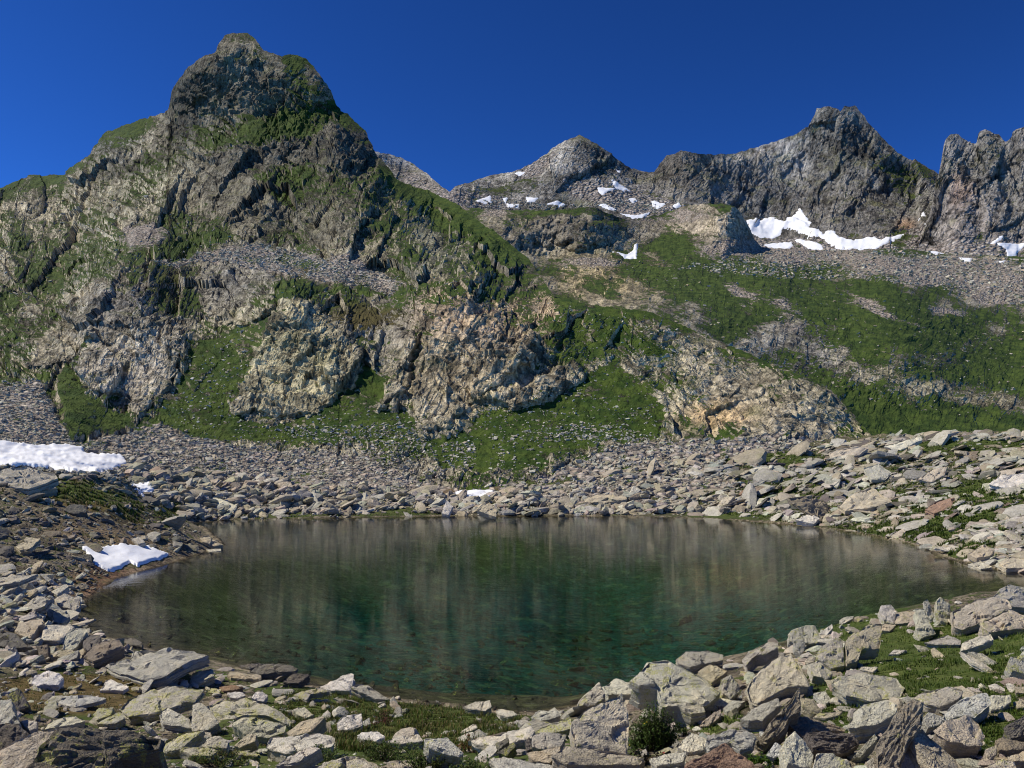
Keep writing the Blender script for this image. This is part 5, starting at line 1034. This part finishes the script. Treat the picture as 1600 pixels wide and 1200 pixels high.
def shrub(name, label, cat, px, py, wpx, hpx, n, cols, seed, leaf=.026, flowers=None, group=None):
    rng = np.random.default_rng(seed); d = float(ground_hit(px, py)[0]); x = (px-CX)/F*d; z = float(ground_z(x, d)); rx = wpx/F*d/2; h = hpx/F*d
    root = bpy.data.objects.new(name, None); COL.objects.link(root); root.location = (x, d, z); root.empty_display_size = 0.1; tag(root, label, cat, group)
    nt_ = max(8, n//26); a = rng.uniform(0, 6.283, nt_); r = np.sqrt(rng.uniform(0, 1, nt_))
    tips = np.stack([np.cos(a)*r*rx, np.sin(a)*r*rx*.7, h*(1-.6*r*r)*rng.uniform(.3, 1.2, nt_)], -1)
    gz = ground_z(x+tips[:, 0], d+tips[:, 1])-z; foot = np.stack([tips[:, 0]*.55, tips[:, 1]*.55, gz-.02], -1); tips[:, 2] += gz
    # stems
    s = .004; off = np.array([[s, 0, 0], [-s*.5, s*.87, 0], [-s*.5, -s*.87, 0]])
    SV = np.concatenate([foot[:, None]+off, tips[:, None]+off*.4], 1).reshape(-1, 3); b = (np.arange(nt_)*6)[:, None]
    SF = np.concatenate([b+np.array([i, (i+1) % 3, 3+(i+1) % 3, 3+i]) for i in range(3)])
    make_mesh('stem', SV, SF, LEAF, {'tint': np.repeat(np.array([[.07, .045, .03]]), len(SV), 0)}, root)
    # whorls of leaves towards the tip of each twig
    k = rng.integers(0, nt_, n); f = 1-rng.uniform(0, 1, n)**1.6*.75; c = foot[k]+(tips[k]-foot[k])*f[:, None]+rng.normal(0, leaf*.5, (n, 3))
    az = rng.uniform(0, 6.283, n); el = rng.uniform(.1, 1.1, n); ln = leaf*rng.uniform(.8, 1.6, n)
    dr = np.stack([np.cos(az)*np.cos(el), np.sin(az)*np.cos(el), np.sin(el)], -1); sd2 = np.stack([-np.sin(az), np.cos(az), 0*az], -1)
    V = np.stack([c, c+dr*(ln*.5)[:, None]+sd2*(ln*.24)[:, None], c+dr*ln[:, None], c+dr*(ln*.5)[:, None]-sd2*(ln*.24)[:, None]], 1).reshape(-1, 3)
    cl = np.repeat(np.array(cols)[rng.integers(0, len(cols), n)]*rng.uniform(.6, 1.4, (n, 1)), 4, 0)
    make_mesh('foliage', V, np.arange(n*4).reshape(-1, 4), LEAF, {'tint': cl}, root)
    for i in range(flowers[0] if flowers else 0):
        q = tips[rng.integers(0, nt_)]+np.array([0, -0.01, .012]); fl = flowers[1]
        an = np.arange(5)*1.2566; R = flowers[2]
        pv = [q]+[q+R*np.array([math.cos(u), math.sin(u)*.6-.3, .35+.3*math.sin(u)]) for u in an]+[q+R*1.0*np.array([math.cos(u+.63)*.55, math.sin(u+.63)*.3-.3, .45]) for u in an]
        pf = np.array([[0, 1+j, 6+j] for j in range(5)]+[[0, 6+j, 1+(j+1) % 5] for j in range(5)])
        make_mesh('flower', np.array(pv), pf, LEAF, {'tint': np.repeat(np.array([fl]), 11, 0)}, root)
    return root
AL = [(.06, .10, .018), (.08, .12, .025), (.04, .075, .015), (.10, .11, .03)]
AY = [(.10, .085, .015), (.12, .07, .02), (.05, .07, .012), (.15, .05, .03)]
for lb, px, py, w, h, n, cl, fl in (
    ('low dark green alpenrose shrub at bottom left of centre', 500, 1192, 90, 24, 1500, AL, None), ('alpenrose shrub beside the lichen-edged bottom slab', 596, 1188, 80, 30, 1600, AL, None),
    ('dense green alpenrose shrub under the blue-grey slab', 665, 1200, 110, 40, 2400, AL, (1, (.6, .10, .12), .02)), ('yellowing alpenrose shrub with a red flower right of the blue-grey slab', 738, 1176, 64, 26, 1200, AY, (2, (.60, .04, .08), .022)),
    ('grassy green shrub cut by the bottom edge near the centre', 745, 1210, 90, 26, 1400, AL, None), ('reddish alpenrose with small red flowers at the bottom under the triangular boulder', 985, 1200, 110, 20, 1300, AY, (4, (.55, .04, .07), .018)),
    ('yellow-green alpenrose left of the triangular boulder at the bottom', 900, 1206, 70, 20, 900, AY, (1, (.55, .04, .07), .016)), ('dwarf shrub with dry twigs beside the folded boulder at bottom left', 345, 1198, 100, 24, 1200, AL+AY[:1], None),
    ('small bright green plant at the foot of the rust-streaked slab', 1180, 1196, 36, 16, 420, [(.06, .12, .01), (.05, .10, .012)], None), ('bright green plant under the white pointed rock', 1210, 1200, 40, 14, 420, [(.06, .12, .01), (.05, .10, .012)], None),
    ('russet dock plant beside the white cube stone in the grass', 598, 1136, 34, 22, 420, [(.16, .05, .04), (.13, .06, .045), (.10, .07, .03)], None)):
    shrub('shrub', lb, 'shrub', px, py, w, h, n, cl, int(px), flowers=fl, group='dwarf shrubs among the foreground rocks')
shrub('moss_mound', 'tall dark green mossy mound with yellow flowers behind the triangular boulder', 'plant', 1020, 1172, 80, 66, 8000, [(.04, .075, .014), (.055, .095, .018), (.07, .105, .022)], 77, .026, (5, (.75, .55, .03), .013))
shrub('fern_clump', 'dark green clump on the shaded rocks right of the mossy mound', 'plant', 1063, 1150, 26, 26, 500, [(.025, .05, .008), (.035, .06, .012)], 78, .026)
